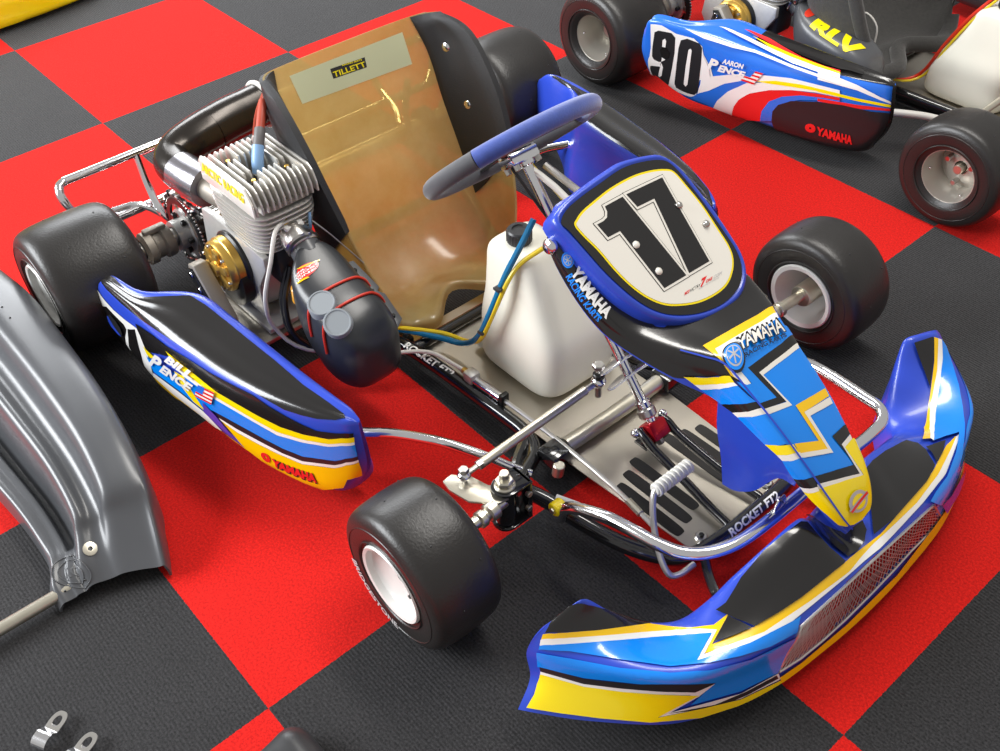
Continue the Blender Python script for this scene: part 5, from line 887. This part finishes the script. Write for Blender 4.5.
        m.cyl(a+d*.036, b-d*.03, .0085, 'zinc', 14); m.cyl(b-d*.032, b, .0055, 'steel', 8); m.ball(b, .014, 'chrome', (1, 1, .8))
        P(m, 'tie_rod')
    # --- steering column and wheel
    m = MB(); a = V((1.052, 0, .098)); b = V((.712, 0, .498)); d = (b-a).normalized()
    m.cyl(a, b, .0095, 'chrome', 18)
    m.cyl(a+d*.012, a+d*.030, .017, 'steel', 18); m.cyl(a+d*.030, a+d*.045, .014, 'chrome', 18)
    c = V((.985, 0, .176))
    for k in (0, 1):
        o = a+d*(.098+.030*k)
        m.prism([(-.014, -.016), (.01, -.062), (.022, -.068), (.030, -.060), (.02, .0), (.030, .060), (.022, .068), (.01, .062), (-.014, .016)], o, V((d.z, 0, -d.x)), (0, 1, 0), .004, 'chrome', bev=.001)
    for s in (1, -1): m.cyl((.975, s*.062, .150), (.972, s*.062, .226), .006, 'steel', 8); m.cyl((.972, s*.062, .216), (.972, s*.062, .226), .011, 'steel', 6); m.cyl((.974, s*.062, .196), (.974, s*.062, .206), .011, 'black_metal', 14)
    m.cyl(b-d*.02, b+d*.012, .016, 'chrome', 18)
    P(m, 'steering_column')
    m = MB()
    R = Matrix(((d.x, 0, -d.z), (0, 1, 0), (d.z, 0, d.x)))
    m.box((1.060, 0, .086), (.034, .040, .034), 'red_anodised', R, bev=.004)
    m.cyl((1.066, 0, .076), (1.078, 0, .062), .008, 'steel', 6)
    P(m, 'column_bearing')
    m = MB()
    for s in (1, -1):
        m.tube([(1.046, s*.026, .092), (1.064, s*.030, .088), (1.09, s*.031, .076), (1.16, s*.034, .062), (1.23, s*.040, .050), (1.275, s*.044, .046)], .0085, 'black_tube', 12, 4)
        m.ball((1.046, s*.036, .090), .009, 'chrome')
    m.box((1.055, 0, .060), (.03, .06, .006), 'black_tube', bev=.001)
    P(m, 'column_support')
    if full:
        m = MB()
        m.tube([(.735, .032, .476), (.80, .042, .454), (.90, .055, .425)], .0065, 'steel', 8, 2)
        m.tube([(.728, .004, .478), (.78, .012, .462), (.86, .02, .425)], .006, 'cream_sticker', 8, 2)
        P(m, 'nose_brace')
    wn = V((-.70, 0, .71)).normalized(); wc = V((.694, -.004, .508)); wu = V((.71, 0, .70)); wy = V((0, 1, 0))
    sw = bpy.data.objects.new('steering_wheel', None); COL.objects.link(sw); sw.parent = K; sw.empty_display_size = .05
    def rim_pt(a):
        # a = 0 at the bottom (nearest the driver's lap it is the front-top edge); flattened at the top
        return wc+wu*(math.cos(a)*.130)+wy*(math.sin(a)*.166)
    m = MB(); n = 48
    m.tube([rim_pt(-.9+2.5*k/20) for k in range(21)], .0165, 'suede_blue' if variant == 17 else 'foam_charcoal', 16, 3)
    m.tube([rim_pt(1.6+(2*PI-2.5)*k/20) for k in range(21)], .0160, 'suede_grey' if variant == 17 else 'foam_charcoal', 16, 3)
    m.build('grip', sw)
    m = MB()
    for a in (PI*.5, -PI*.5, PI):
        p = rim_pt(a); m.prism([(-.012, 0), (.012, 0), (.010, (p-wc).length-.01), (-.010, (p-wc).length-.01)], wc, wn.cross((p-wc).normalized()), (p-wc), .004, 'black_metal')
    m.lathe([(0, -.004), (.030, -.004), (.030, .006), (0, .006)], wc, wn, 'black_metal', 24)
    m.build('spoke_plate', sw)
    m = MB(); 
    m.box(wc-wn*.020, (.045, .06, .022), 'chrome', Matrix(((.77, 0, -.64), (0, 1, 0), (.64, 0, .77))), bev=.004)
    for y in (-.024, .024):
        m.cyl(wc-wn*.008+V((.012, y, .01)), wc-wn*.040+V((.012, y, .01)), .006, 'steel', 6); m.cyl(wc-wn*.008+V((-.012, y, -.01)), wc-wn*.040+V((-.012, y, -.01)), .006, 'steel', 6)
    m.build('hub', sw)
    if full:
        # --- throttle and brake pedals
        for s in (-1, 1):
            m = MB()
            y0, y1 = (-.150, -.066)
            def Y(y): return y if s < 0 else -y
            m.tube([(1.288, Y(-.150), .050), (1.286, Y(-.182), .050), (1.276, Y(-.198), .055), (1.250, Y(-.194), .076), (1.216, Y(-.174), .104), (1.196, Y(-.158), .135), (1.190, Y(-.146), .150), (1.192, Y(-.125), .150)], .0055, 'silver_wire', 10, 4)
            m.cyl((1.190, Y(y0), .150), (1.193, Y(y1), .150), .0105, 'grip_white', 16)
            for k in range(9):
                y = y0+(y1-y0)*(k+.5)/9; m.lathe([(.0105, -.003), (.0125, -.002), (.0125, .002), (.0105, .003)], (1.1915, Y(y), .150), (0, 1, 0), 'grip_white', 16)
            P(m, 'pedal')
        m = MB()
        m.cyl((.715, -.139, .062), (.795, -.135, .062), .010, 'chrome', 14); m.box((.712, -.139, .066), (.026, .026, .024), 'cast_aluminium', bev=.005)
        m.box((.80, -.134, .062), (.01, .02, .03), 'black_metal', bev=.002)
        m.tube([(.80, -.134, .062), (.95, -.132, .064), (1.10, -.138, .064), (1.20, -.150, .062)], .0045, 'silver_wire', 10, 2)
        m.cyl((1.13, -.141, .064), (1.165, -.146, .063), .007, 'zinc', 8)
        P(m, 'brake_rod')
        m = MB()
        m.tube([(1.045, -.230, .070), (1.10, -.205, .066), (1.19, -.172, .062)], .0055, 'white_sticker', 8, 3); P(m, 'cable_sleeve'); m = MB()
        m.tube([(.398, -.308, .352), (.412, -.338, .348), (.425, -.366, .300), (.413, -.388, .215), (.411, -.380, .141), (.46, -.345, .095), (.545, -.23, .072), (.60, -.160, .068), (.66, -.145, .068), (.715, -.140, .070)], .0042, 'cable_white', 8, 4)
        m.cyl((.690, -.142, .070), (.705, -.141, .070), .007, 'gold', 8)
        P(m, 'throttle_cable')
        m = MB()
        m.tube([(.735, .005, .375), (.735, -.025, .335), (.728, -.058, .28), (.715, -.088, .20), (.690, -.100, .13), (.64, -.10, .08), (.58, -.115, .066), (.50, -.165, .068), (.42, -.25, .075)], .0062, 'hose_blue', 10, 4)
        m.tube([(.765, .0, .330), (.742, -.035, .300), (.736, -.062, .268), (.722, -.086, .20), (.698, -.100, .13), (.645, -.092, .084), (.58, -.105, .072), (.51, -.16, .074), (.45, -.22, .082)], .0046, 'hose_yellow', 8, 4)
        m.box((.726, -.074, .255), (.016, .016, .006), 'black_plastic', bev=.001); m.box((.703, -.100, .150), (.014, .014, .006), 'black_plastic', bev=.001)
        P(m, 'fuel_hose')
        m = MB()
        m.lathe([(0, 0), (.014, 0), (.017, .003), (.017, .034), (.014, .037), (0, .037)], (.420, -.318, .180), (.1, 0, 1), 'filter_orange', 18)
        m.tube([(.424, -.318, .215), (.426, -.316, .24), (.412, -.306, .27), (.398, -.30, .292)], .0055, 'hose_blue', 8, 3)
        m.cyl((.420, -.318, .163), (.420, -.318, .182), .006, 'hose_blue', 8)
        P(m, 'fuel_filter')
        m = MB()
        for (o, dz) in ((0, 0), (.012, -.012)):
            m.tube([(.375+o, -.31, .24), (.39+o, -.345, .17), (.43+o, -.35, .11), (.50+o, -.29, .075+dz), (.56+o, -.22, .06+dz)], .0055, 'hose_black', 8, 4)
        P(m, 'pulse_hose')
        m = MB()
        m.tube([(.712, -.028, .490), (.77, -.012, .425), (.81, .012, .36), (.80, .02, .30)], .003, 'hose_black', 8, 4)
        m.tube([(.705, .010, .492), (.745, .012, .47), (.80, .03, .42), (.86, .04, .36)], .0028, 'hose_yellow', 8, 4)
        P(m, 'dash_wire')
        # --- bars
        m = MB()
        m.tube([(1.085, -.258, .075), (1.10, -.262, .115), (1.135, -.262, .145), (1.20, -.256, .172), (1.284, -.243, .18), (1.325, -.222, .18), (1.352, -.180, .18), (1.364, -.12, .18), (1.366, 0, .18), (1.365, .12, .18), (1.365, .185, .18), (1.360, .222, .18), (1.340, .244, .18), (1.305, .250, .178), (1.20, .258, .172), (1.135, .262, .145), (1.10, .262, .115), (1.085, .258, .075)], .0105, 'chrome', 14, 5)
        for s in (1, -1):
            m.cyl((1.083, s*.252, .105), (1.083, s*.274, .105), .013, 'yellow_plastic', 14); m.cyl((1.083, s*.248, .105), (1.083, s*.278, .105), .006, 'steel', 6)
            m.prism([(-.012, -.01), (.012, -.01), (.014, .03), (.008, .044), (-.008, .044), (-.014, .03)], (1.364, s*.065, .175), (0, 1, 0), (0, 0, 1), .004, 'chrome', bev=.001)
        P(m, 'front_bar')
    for s in (-1, 1):
        m = MB()
        m.tube([(.965, s*.215, .050), (.935, s*.238, .062), (.905, s*.262, .080), (.86, s*.292, .094), (.82, s*.318, .100), (.76, s*.362, .102), (.70, s*.420, .105), (.62, s*.455, .11), (.45, s*.50, .13), (.32, s*.505, .14)], .0095, 'chrome' if variant == 17 else 'cable_white', 12, 4)
        m.tube([(.32, s*.505, .14), (.27, s*.46, .12), (.24, s*.42, .09)], .0095, 'chrome', 12, 4)
        P(m, 'side_bar')
    m = MB()
    zt, zl = .215, .115
    m.tube([(-.16, -.31, .07), (-.20, -.36, zl), (-.22, -.42, zl)], .009, 'chrome', 10, 3)
    hp = [(-.205, -.500, .14), (-.215, -.512, .18), (-.232, -.512, .205), (-.245, -.490, zt), (-.246, -.40, zt), (-.246, .40, zt), (-.245, .490, zt), (-.232, .512, .205), (-.215, .512, .18), (-.205, .500, .14)]
    m.tube(hp, .0105, 'chrome', 12, 5)
    m.tube([(-.205, -.500, .14), (-.20, -.48, .115), (-.20, -.43, .108), (-.20, .43, .108), (-.20, .48, .115), (-.205, .500, .14)], .0105, 'chrome', 12, 4)
    for s in (1, -1):
        m.tube([(-.245, s*.320, zt), (-.205, s*.328, .15), (-.15, s*.335, .11), (-.12, s*.320, .085)], .009, 'chrome', 10, 4)
    P(m, 'rear_bumper')
    # --- side pods
    for s in (-1, 1):
        S = pod_surf() if variant == 17 else pod90_surf()
        if s > 0: S = S.mirror()
        m = MB(); m.surf(S, 'blue_plastic' if variant == 17 else 'kart_blue_sticker' if s < 0 else 'black_plastic', 6, 5, capu=True)
        if s < 0:
            key = 'pod' if variant == 17 else 'pod90'
            if variant == 90:
                m.decal(S, [(3.9, -.95), (5, -.62), (6.5, -.34), (8.7, -.16), (8.9, -.1), (8.9, -2.0), (3.9, -2.0)], 'black_sticker', 0)
                m.decal(S, [(8.62, -.3), (9, -.3), (9, 2.3), (8.62, 2.3)], 'black_sticker', 21)
            D(m, S, key)
            for t_ in DECALS[key+'_text']:
                tx, mt, lay, q, sh, bo = t_
                put_text(m, tx, quad_on(S, q, lay), mt, bold=bo, shear=sh, gx=.06, gy=.34)
            if variant == 17:
                for k in range(3):  pass
            flag = DECALS[key+'_flag'][0][1]
            ff = quad_on(S, flag, 21); m._cut(_unit(), ff, 'white_sticker', (.25, .25))
            for k in range(4):
                f_ = lambda a, b, k=k: ff(a, (k*2+b)/7)
                m._cut(_unit(), quad_shift(S, flag, 22, 0, 1, k*2/7, (k*2+1)/7), 'red_sticker', (.25, .5))
            m._cut(_unit(), quad_shift(S, flag, 23, 0, .42, .45, 1), 'kart_blue_sticker', (.5, .5))
        elif variant == 17:
            D(m, S, 'podL')
            for i_, (mt_, pl_) in enumerate(DECALS['pod'][1:16]): m.decal(S, pl_, mt_, layer=2+i_)
        P(m, 'side_pod', sharp=50)
    if variant == 90:
        for mt, o, rr in (('rubber_red', 0, .0045), ('hose_yellow', .011, .0035)):
            m = MB(); m.tube([(.48+o, -.15, .075), (.62+o, -.135, .06), (.675+o, -.085, .075), (.725+o, -.095, .18), (.772+o, -.098, .27), (.81+o, -.07, .33), (.84+o, -.03, .38)], rr, mt, 8, 4); P(m, 'fuel_hose')
        m = MB(); m.tube([(1.0, 0, .12), (.86, 0, .30), (.72, 0, .47)], .0095, 'steel', 12, 2); P(m, 'column_tube')
    if full:
        # --- nose panel
        S = nose_surf(); m = MB(); m.surf(S, 'blue_plastic', 5, 4, thick=.004)
        m.decal(S, [(.7, .16), (4.9, .16), (6.0, 1.0), (7.2, 2.02), (.7, 2.02)], 'black_sticker', 0)
        m.decal(S, [(4.3, 2.0), (4.3, 6.5), (5.9, 6.5), (5.8, 2.0)], 'black_sticker', -1)
        D(m, S, 'nose')
        m.decal(S, [(5.2, 1.96), (12.8, 1.93), (12.8, 2.07), (5.2, 2.01)], 'blue_plastic', 26)
        for tx, mt, lay, q, sh, bo in DECALS['nose_text']:
            put_text(m, tx, quad_on(S, q, lay), mt, bold=bo, shear=sh, gx=.06, gy=.34)
        for key, lay in (('nose_round', 24), ('nose_round2', 24), ('nose_round3', 24)):
            c = DECALS[key][0][1]; cu, cv = c[0]; ru = (c[1][0]-cu, c[1][1]-cv); rv = (c[2][0]-cu, c[2][1]-cv)
            def ring(r0): return [(cu+ru[0]*r0*math.cos(a)+rv[0]*r0*math.sin(a), cv+ru[1]*r0*math.cos(a)+rv[1]*r0*math.sin(a)) for a in [2*PI*k/28 for k in range(28)]]
            if key == 'nose_round':
                m.decal(S, ring(1), 'grey_sticker', lay); m.decal(S, ring(.70), 'yellow_sticker', lay+1)
                bar = [(-1.15, -.16), (1.15, -.16), (1.15, .16), (-1.15, .16)]
                for mt, k, l2 in (('grey_sticker', 1.5, 2), ('red_sticker', .8, 3)):
                    m.decal(S, [(cu+ru[0]*(x)*.707*k**.2+ru[0]*y*k*.7+rv[0]*(x)*.707-rv[0]*y*k*.7, cv+ru[1]*(x)*.707+ru[1]*y*k*.7+rv[1]*x*.707-rv[1]*y*k*.7) for x, y in bar], mt, lay+l2)
            else:
                m.decal(S, ring(1), 'black_sticker' if key == 'nose_round2' else 'light_blue_sticker', lay); m.decal(S, ring(.86), 'light_blue_sticker' if key == 'nose_round2' else 'kart_blue_sticker', lay+1)
                m.decal(S, ring(.70), 'grey_sticker', lay+2); m.decal(S, ring(.60), 'light_blue_sticker', lay+3)
                for k in range(3):
                    a = PI*k/3+.5
                    m.decal(S, [(cu+ru[0]*(x*math.cos(a)-y*math.sin(a))+rv[0]*(x*math.sin(a)+y*math.cos(a)), cv+ru[1]*(x*math.cos(a)-y*math.sin(a))+rv[1]*(x*math.sin(a)+y*math.cos(a))) for x, y in ((-.55, -.06), (.55, -.06), (.55, .06), (-.55, .06))], 'grey_sticker', lay+4)
        # wing that reaches down from the left edge to the floor frame
        for s in (1, -1):
            fin = [[(1.237, s*.084, .352), (1.240, s*.078, .285), (1.248, s*.064, .210), (1.250, s*.050, .138)],
                   [(1.276, s*.079, .340), (1.266, s*.073, .268), (1.272, s*.058, .200), (1.276, s*.048, .142)],
                   [(1.316, s*.073, .322), (1.307, s*.068, .258), (1.310, s*.058, .205), (1.312, s*.052, .178)],
                   [(1.351, s*.069, .300), (1.350, s*.065, .272), (1.349, s*.062, .255), (1.349, s*.060, .245)],
                   [(1.381, s*.062, .276), (1.380, s*.060, .262), (1.378, s*.059, .255), (1.378, s*.058, .250)]]
            FS = Surf(fin, flip=s); m.surf(FS, 'blue_plastic', 4, 4, thick=.004)
        for p, n in (((.956, -.165, .520), (.1, -1, .25)),):
            m.lathe([(.0125, -.004), (.0125, .002), (.010, .005), (.0, .006)], p, n, 'chrome', 20)
        np_ = P(m, 'nose_panel', sharp=50)
        S = dish_surf(); m = MB(); m.surf(S, 'blue_plastic', 3, 3, u0=0)
        def on_dish(x, y, h): return DISH_C+DISH_U*x+V((0, 1, 0))*y+DISH_N*(.0142+h)
        def num(poly, mt, h): m.flat(poly, lambda a, b: on_dish(a, b, h), mt, grid=(.03, .03))
        def smooth(poly): return [(p.x, p.y) for p in spline([(x, y, 0) for x, y in poly], 4, True)]
        num(smooth(BLACK_RING), 'black_sticker', .0006); num(smooth(YELLOW_RING), 'yellow_sticker', .0012); num(outset(smooth(YELLOW_RING), -.0034), 'cream_sticker', .0018)
        for poly in DECALS['digits']:
            cx = sum(p[0] for p in poly)/len(poly); cy = sum(p[1] for p in poly)/len(poly)
            num(outset(poly, .0046), 'black_sticker', .0024); num(outset(poly, .0037), 'cream_sticker', .0028); num(poly, 'black_sticker', .0032)
        (ox, oy), (px_, py_), (qx, qy) = DECALS['dish_line']
        for tx, mt, a0, a1, b0, b1, bo in (('MOD', 'red_sticker', 0, .13, .25, .62, .03), ('VICTRY', 'black_sticker', .14, .42, .25, .62, .0), ('7', 'red_sticker', .42, .56, .1, 1.1, .06), ('ONE', 'red_sticker', .57, .74, .25, .62, .03), ('.COM', 'grey_sticker', .76, 1., .25, .62, .0), ('KART SHOP ONLINE', 'grey_sticker', .40, .95, -.02, .14, .0)):
            def f(a, b, a0=a0, a1=a1, b0=b0, b1=b1):
                s_ = a0+(a1-a0)*a; t_ = b0+(b1-b0)*b
                return on_dish(ox+(px_-ox)*s_+(qx-ox)*t_, oy+(py_-oy)*s_+(qy-oy)*t_, .0026)
            put_text(m, tx, f, mt, bold=bo, gx=.3)
        for x, y in ((-.035, .052), (.012, .077), (-.016, -.060), (.036, -.052)):
            m.lathe([(.006, 0), (.006, .002), (.003, .004), (0, .004)], on_dish(x, y, .0034), DISH_N, 'steel' if y > .04 else 'cream_sticker', 14)
        m.build('number_plate', np_, sharp=60)
        # --- front bumper fairing
        S = bumper_surf(); m = MB()
        g_top = DECALS['grille_top'][0][1]; g_bot = DECALS['grille_bot'][0][1]
        gp = g_bot+g_top[::-1]
        def inside(u, v):
            c = False; n = len(gp)
            for i in range(n):
                (x1, y1), (x2, y2) = gp[i-1], gp[i]
                if (y1 > v) != (y2 > v) and u < (x2-x1)*(v-y1)/(y2-y1)+x1: c = not c
            return c
        m.surf(S, 'blue_plastic', 10, 8, thick=.004, skip=inside)
        D(m, S, 'bumper', g=.12)
        for i_ in range(4, 10): m.decal(S, [(S.umax-u, v) for u, v in DECALS['bumper'][i_][1]], DECALS['bumper'][i_][0], layer=i_-12 if i_ < 0 else i_-4, g=.12)
        fb = P(m, 'front_bumper', sharp=50)
        g = MB()
        def line(L, t):
            t = min(max(t, 0), 1)*(len(L)-1); i = min(int(t), len(L)-2); f = t-i
            return (L[i][0]*(1-f)+L[i+1][0]*f, L[i][1]*(1-f)+L[i+1][1]*f)
        def G(a, b):
            p, q = line(g_bot, a), line(g_top, a)
            u, v = p[0]*(1-b)+q[0]*b, p[1]*(1-b)+q[1]*b
            return S(u, v)+S.normal(u, v)*.001
        nx = 42; ny = 5
        for k in range(-ny, nx):
            for sg in (1, -1):
                a0, a1 = (k, k+ny) if sg > 0 else (k+ny, k)
                b0, b1 = 0., 1.
                A0, A1 = a0/nx, a1/nx
                t0, t1 = 0., 1.
                for lim in (0., 1.):
                    if abs(A1-A0) > 1e-9:
                        t = (lim-A0)/(A1-A0)
                        lo_out = (A0 < lim) if lim == 0. else (A0 > lim)
                        hi_out = (A1 < lim) if lim == 0. else (A1 > lim)
                        if lo_out: t0 = max(t0, t)
                        if hi_out: t1 = min(t1, t)
                if t1-t0 < .03: continue
                pts = [G(A0+(A1-A0)*(t0+(t1-t0)*q/3), t0+(t1-t0)*q/3) for q in range(4)]
                g.tube(pts, .0008, 'silver_wire', 4, 1, cap=False)
        ed = []
        for i in range(4):
            (x0, y0), (x1, y1) = ((0, 0), (1, 0), (1, 1), (0, 1))[i], ((1, 0), (1, 1), (0, 1), (0, 0))[i]
            for q in range(8): ed.append(G(x0+(x1-x0)*q/8, y0+(y1-y0)*q/8))
        g.tube(ed, .0024, 'silver_wire', 6, 1, closed=True)
        g.build('grille', fb)
    return K

def _unit():
    b = bmesh.new(); vs = [b.verts.new(p) for p in ((0, 0, 0), (1, 0, 0), (1, 1, 0), (0, 1, 0))]; b.faces.new(vs); return b
def quad_shift(S, q, lay, a0, a1, b0, b1):
    f = quad_on(S, q, lay); return lambda a, b: f(a0+(a1-a0)*a, b0+(b1-b0)*b)
def outset(poly, d):
    n = len(poly); out = []
    A = sum(poly[i-1][0]*poly[i][1]-poly[i][0]*poly[i-1][1] for i in range(n)); sg = 1 if A > 0 else -1
    for i in range(n):
        p0, p1, p2 = V(poly[i-1]), V(poly[i]), V(poly[(i+1) % n])
        e1 = (p1-p0).normalized(); e2 = (p2-p1).normalized()
        n1 = V((e1.y, -e1.x))*sg; n2 = V((e2.y, -e2.x))*sg
        k = n1+n2; l = max(.35, (1+n1.dot(n2)))
        out.append(tuple(p1+k*(d/l)))
    return out

kart('go_kart', (0, 0, 0), 'blue, black and yellow racing kart with number 17 nose plate and tan seat', True, 17)
kart('go_kart', OFF90, 'red, white and blue kart with number 90 on its side pod, at the top right', False, 90)

# ------------------------------------------------------------------ loose things
S = greybumper_surf()
gb = empty('bumper_fairing', (.25, -.83, 0), 'unpainted dark grey plastic kart bumper lying on the carpet at the left edge', 'bumper')
m = MB(); m.surf(S, 'charcoal_plastic', 6, 4, thick=.004)
def at_uv(u, v): return S(u, v), S.normal(u, v)
gp_ = DECALS['gb_pts'][0][1]
p, n = at_uv(*gp_[0]); m.lathe([(.004, 0), (.012, 0), (.012, .002), (.006, .003), (.004, .003)], p, n, 'zinc', 18, closed=True)
cu, cv = gp_[1]
for k_ in (1., .72):
    ring = []
    for i in range(24):
        a = 2*PI*i/24; u = cu+k_*((gp_[2][0]-cu)*math.cos(a)+(gp_[3][0]-cu)*math.sin(a)); v = cv+k_*((gp_[2][1]-cv)*math.cos(a)+(gp_[3][1]-cv)*math.sin(a))
        ring.append(S(u, v)+S.normal(u, v)*.0004)
    m.tube(ring, .0012, 'grey_plastic', 6, 2, closed=True)
e1 = (gp_[2][0]-cu, gp_[2][1]-cv); e2 = (gp_[3][0]-cu, gp_[3][1]-cv)
q_ = [(cu+a*e1[0]+b*e2[0], cv+a*e1[1]+b*e2[1]) for a, b in ((-.5, -.3), (.5, -.3), (.5, .3), (-.5, .3))]
put_text(m, 'KG', quad_on(S, q_, 1, base=.0006), 'grey_plastic', bold=.02, shear=.2, gx=.3)
for uv in gp_[4:]:
    p, n = at_uv(*uv); m.ball(p, .0022, 'black_sticker', n=8)
body = m.build('body_shell', gb, sharp=60); body.location = -gb.location
m = MB(); m.cyl((.606, -1.40, .021), (.610, -.93, .021), .011, 'zinc', 16, .1)
rod = m.build('mounting_bar', gb); rod.location = -gb.location; rod['label'] = 'bare metal round bar under the bumper'

# yellow bodywork of another kart in the top left corner
rows = []
for t, y in ((0, -.75), (1, -.60), (2, -.40), (3, -.20), (4, -.05), (5, .06), (6, .14), (7, .185)):
    k = 1-.62*max(0, (y+.20)/.385)**2
    xo = -1.575-.045*max(0, (y+.2)/.385)**2
    rows.append([(xo-.24*k, y, .02), (xo-.22*k, y, .13*k), (xo-.15*k, y, .22*k), (xo-.07*k, y, .21*k), (xo-.015, y, .13*k), (xo+.004, y, .06*k), (xo-.012, y, .012)])
ys = Surf(rows, closed=True, flip=-1)
m = MB(); m.surf(ys, 'yellow_plastic', 4, 4, capu=True)
tag(m.build('bumper_cover', sharp=50), 'glossy yellow plastic kart bodywork poking in at the top left corner', 'bumper')

# dark moulded end poking in at the bottom edge
rows = []
for t, x in enumerate((1.074, 1.082, 1.100, 1.132, 1.18, 1.25)):
    k = (.55, .85, 1., 1.02, 1.02, 1.)[t]
    rows.append([(x, -.783-.06+.055*k, .005), (x-.004, -.783-.065+.062*k, .03*k), (x, -.808-.02*(1-k), .048*k), (x+.004, -.84, .046*k), (x+.008, -.90, .042*k), (x+.012, -.96, .038*k), (x+.014, -1.0, .005)])
dk = Surf(rows, flip=1)
m = MB(); m.surf(dk, 'black_plastic', 5, 4, thick=.004)
tag(m.build('bodywork_panel', sharp=50), 'small corner of a dark plastic panel showing at the bottom edge', 'panel')

# two steel pipe clips bottom left
def clip(loc, rz, label):
    K = empty('pipe_clip', loc, label, 'clip', 'steel pipe clips on the carpet')
    K.rotation_euler = (0, 0, rz)
    m = MB()
    # ear with an oval hole
    n = 28; vs = []; fs = []
    for k in range(n):
        a = 2*PI*k/n
        ox, oy = .017*math.cos(a), .011*math.sin(a)
        w = .0105 if math.cos(a) < 0 else .011*max(.25, abs(math.sin(a)))**.5
        ex, ey = .019*math.cos(a), .0125*math.copysign(abs(math.sin(a))**.7, math.sin(a))
        for z in (.0, .002):
            vs += [V((ex+.008, ey, .010+z)), V((.0095*math.cos(a)+.010, .0060*math.sin(a), .010+z))]
    for k in range(n):
        a = k*4; b = ((k+1) % n)*4
        fs += [[a+2, b+2, b+3, a+3], [a+1, b+1, b, a], [a, b, b+2, a+2], [a+3, b+3, b+1, a+1]]
    m.add(vs, fs, 'steel')
    # saddle: a strip bent over the pipe
    st = []
    for k in range(15):
        a = PI*.08+PI*.95*k/14
        st.append((-.010-.017+.017*math.cos(a)+.004, .0095*math.sin(a)*1.6+.001))
    st = [(.004, .0115), (-.004, .0115)]+[(-.004-.016+.016*math.cos(a), .0115-.003+.013*math.sin(a)) for a in [PI*.35+PI*.8*k/10 for k in range(11)]]
    for i in range(len(st)-1):
        (x0, z0), (x1, z1) = st[i], st[i+1]
        dx, dz = x1-x0, z1-z0; l = math.hypot(dx, dz) or 1; nx_, nz_ = -dz/l*.002, dx/l*.002
        q = [(x0, -.0125, z0), (x1, -.0125, z1), (x1, .0125, z1), (x0, .0125, z0)]
        q2 = [(x+nx_, y, z+nz_) for x, y, z in q]
        m.add(q+q2, [[3, 2, 1, 0], [4, 5, 6, 7], [0, 1, 5, 4], [2, 3, 7, 6], [1, 2, 6, 5], [3, 0, 4, 7]], 'chrome')
    o = m.build('strap', K); 
    return K
clip((.824, -1.060, .002), math.radians(117), 'steel pipe clip with an oval hole on charcoal carpet, the upper left one of two')
clip((.886, -1.042, .002), math.radians(112), 'steel pipe clip cut by the bottom edge, lower right of the other clip')

# ------------------------------------------------------------------ camera
cam = bpy.data.cameras.new('camera'); co = bpy.data.objects.new('camera', cam); COL.objects.link(co)
Rm = Matrix(((0.66001962, 0.75079018, -0.02623352), (0.50458701, -0.46891211, -0.72492302), (-0.5565663, 0.46522632, -0.68833017)))
R3 = Matrix((Rm[0], -Rm[1], -Rm[2])).transposed()
co.matrix_world = Matrix.Translation((1.87127, -1.03637, 1.45472)) @ R3.to_4x4()
cam.sensor_width = 36; cam.lens = 36*1.04191; cam.clip_start = .05
scn.camera = co

# ------------------------------------------------------------------ light: a bright showroom, ceiling lamps and a big window behind the karts
w = bpy.data.worlds.new('world'); scn.world = w; w.use_nodes = True
bg = w.node_tree.nodes['Background']; bg.inputs[0].default_value = (1, .98, .95, 1); bg.inputs[1].default_value = .28
def area(name, loc, target, sx, sy, power, col=(1, 1, 1)):
    l = bpy.data.lights.new(name, 'AREA'); l.shape = 'RECTANGLE'; l.size = sx; l.size_y = sy; l.energy = power; l.color = col
    o = bpy.data.objects.new(name, l); COL.objects.link(o); o.location = loc
    o.rotation_euler = (V(target)-V(loc)).to_track_quat('-Z', 'Y').to_euler()
    return o
area('window_light', (-1.9, -3.5, 2.3), (.5, 0, .1), 3.2, 2.0, 230, (.94, .97, 1))
area('rear_window_light', (-3.6, 1.2, 2.2), (.2, .2, .1), 2.4, 1.4, 70, (.94, .97, 1))
area('ceiling_light', (.6, .9, 3.0), (.6, .6, 0), 2.4, .4, 45, (1, .97, .92))
vs_ = scn.view_settings
vs_.view_transform = 'Standard'; vs_.look = 'None'; vs_.gamma = 1; vs_.use_curve_mapping = False; vs_.exposure = 0.72
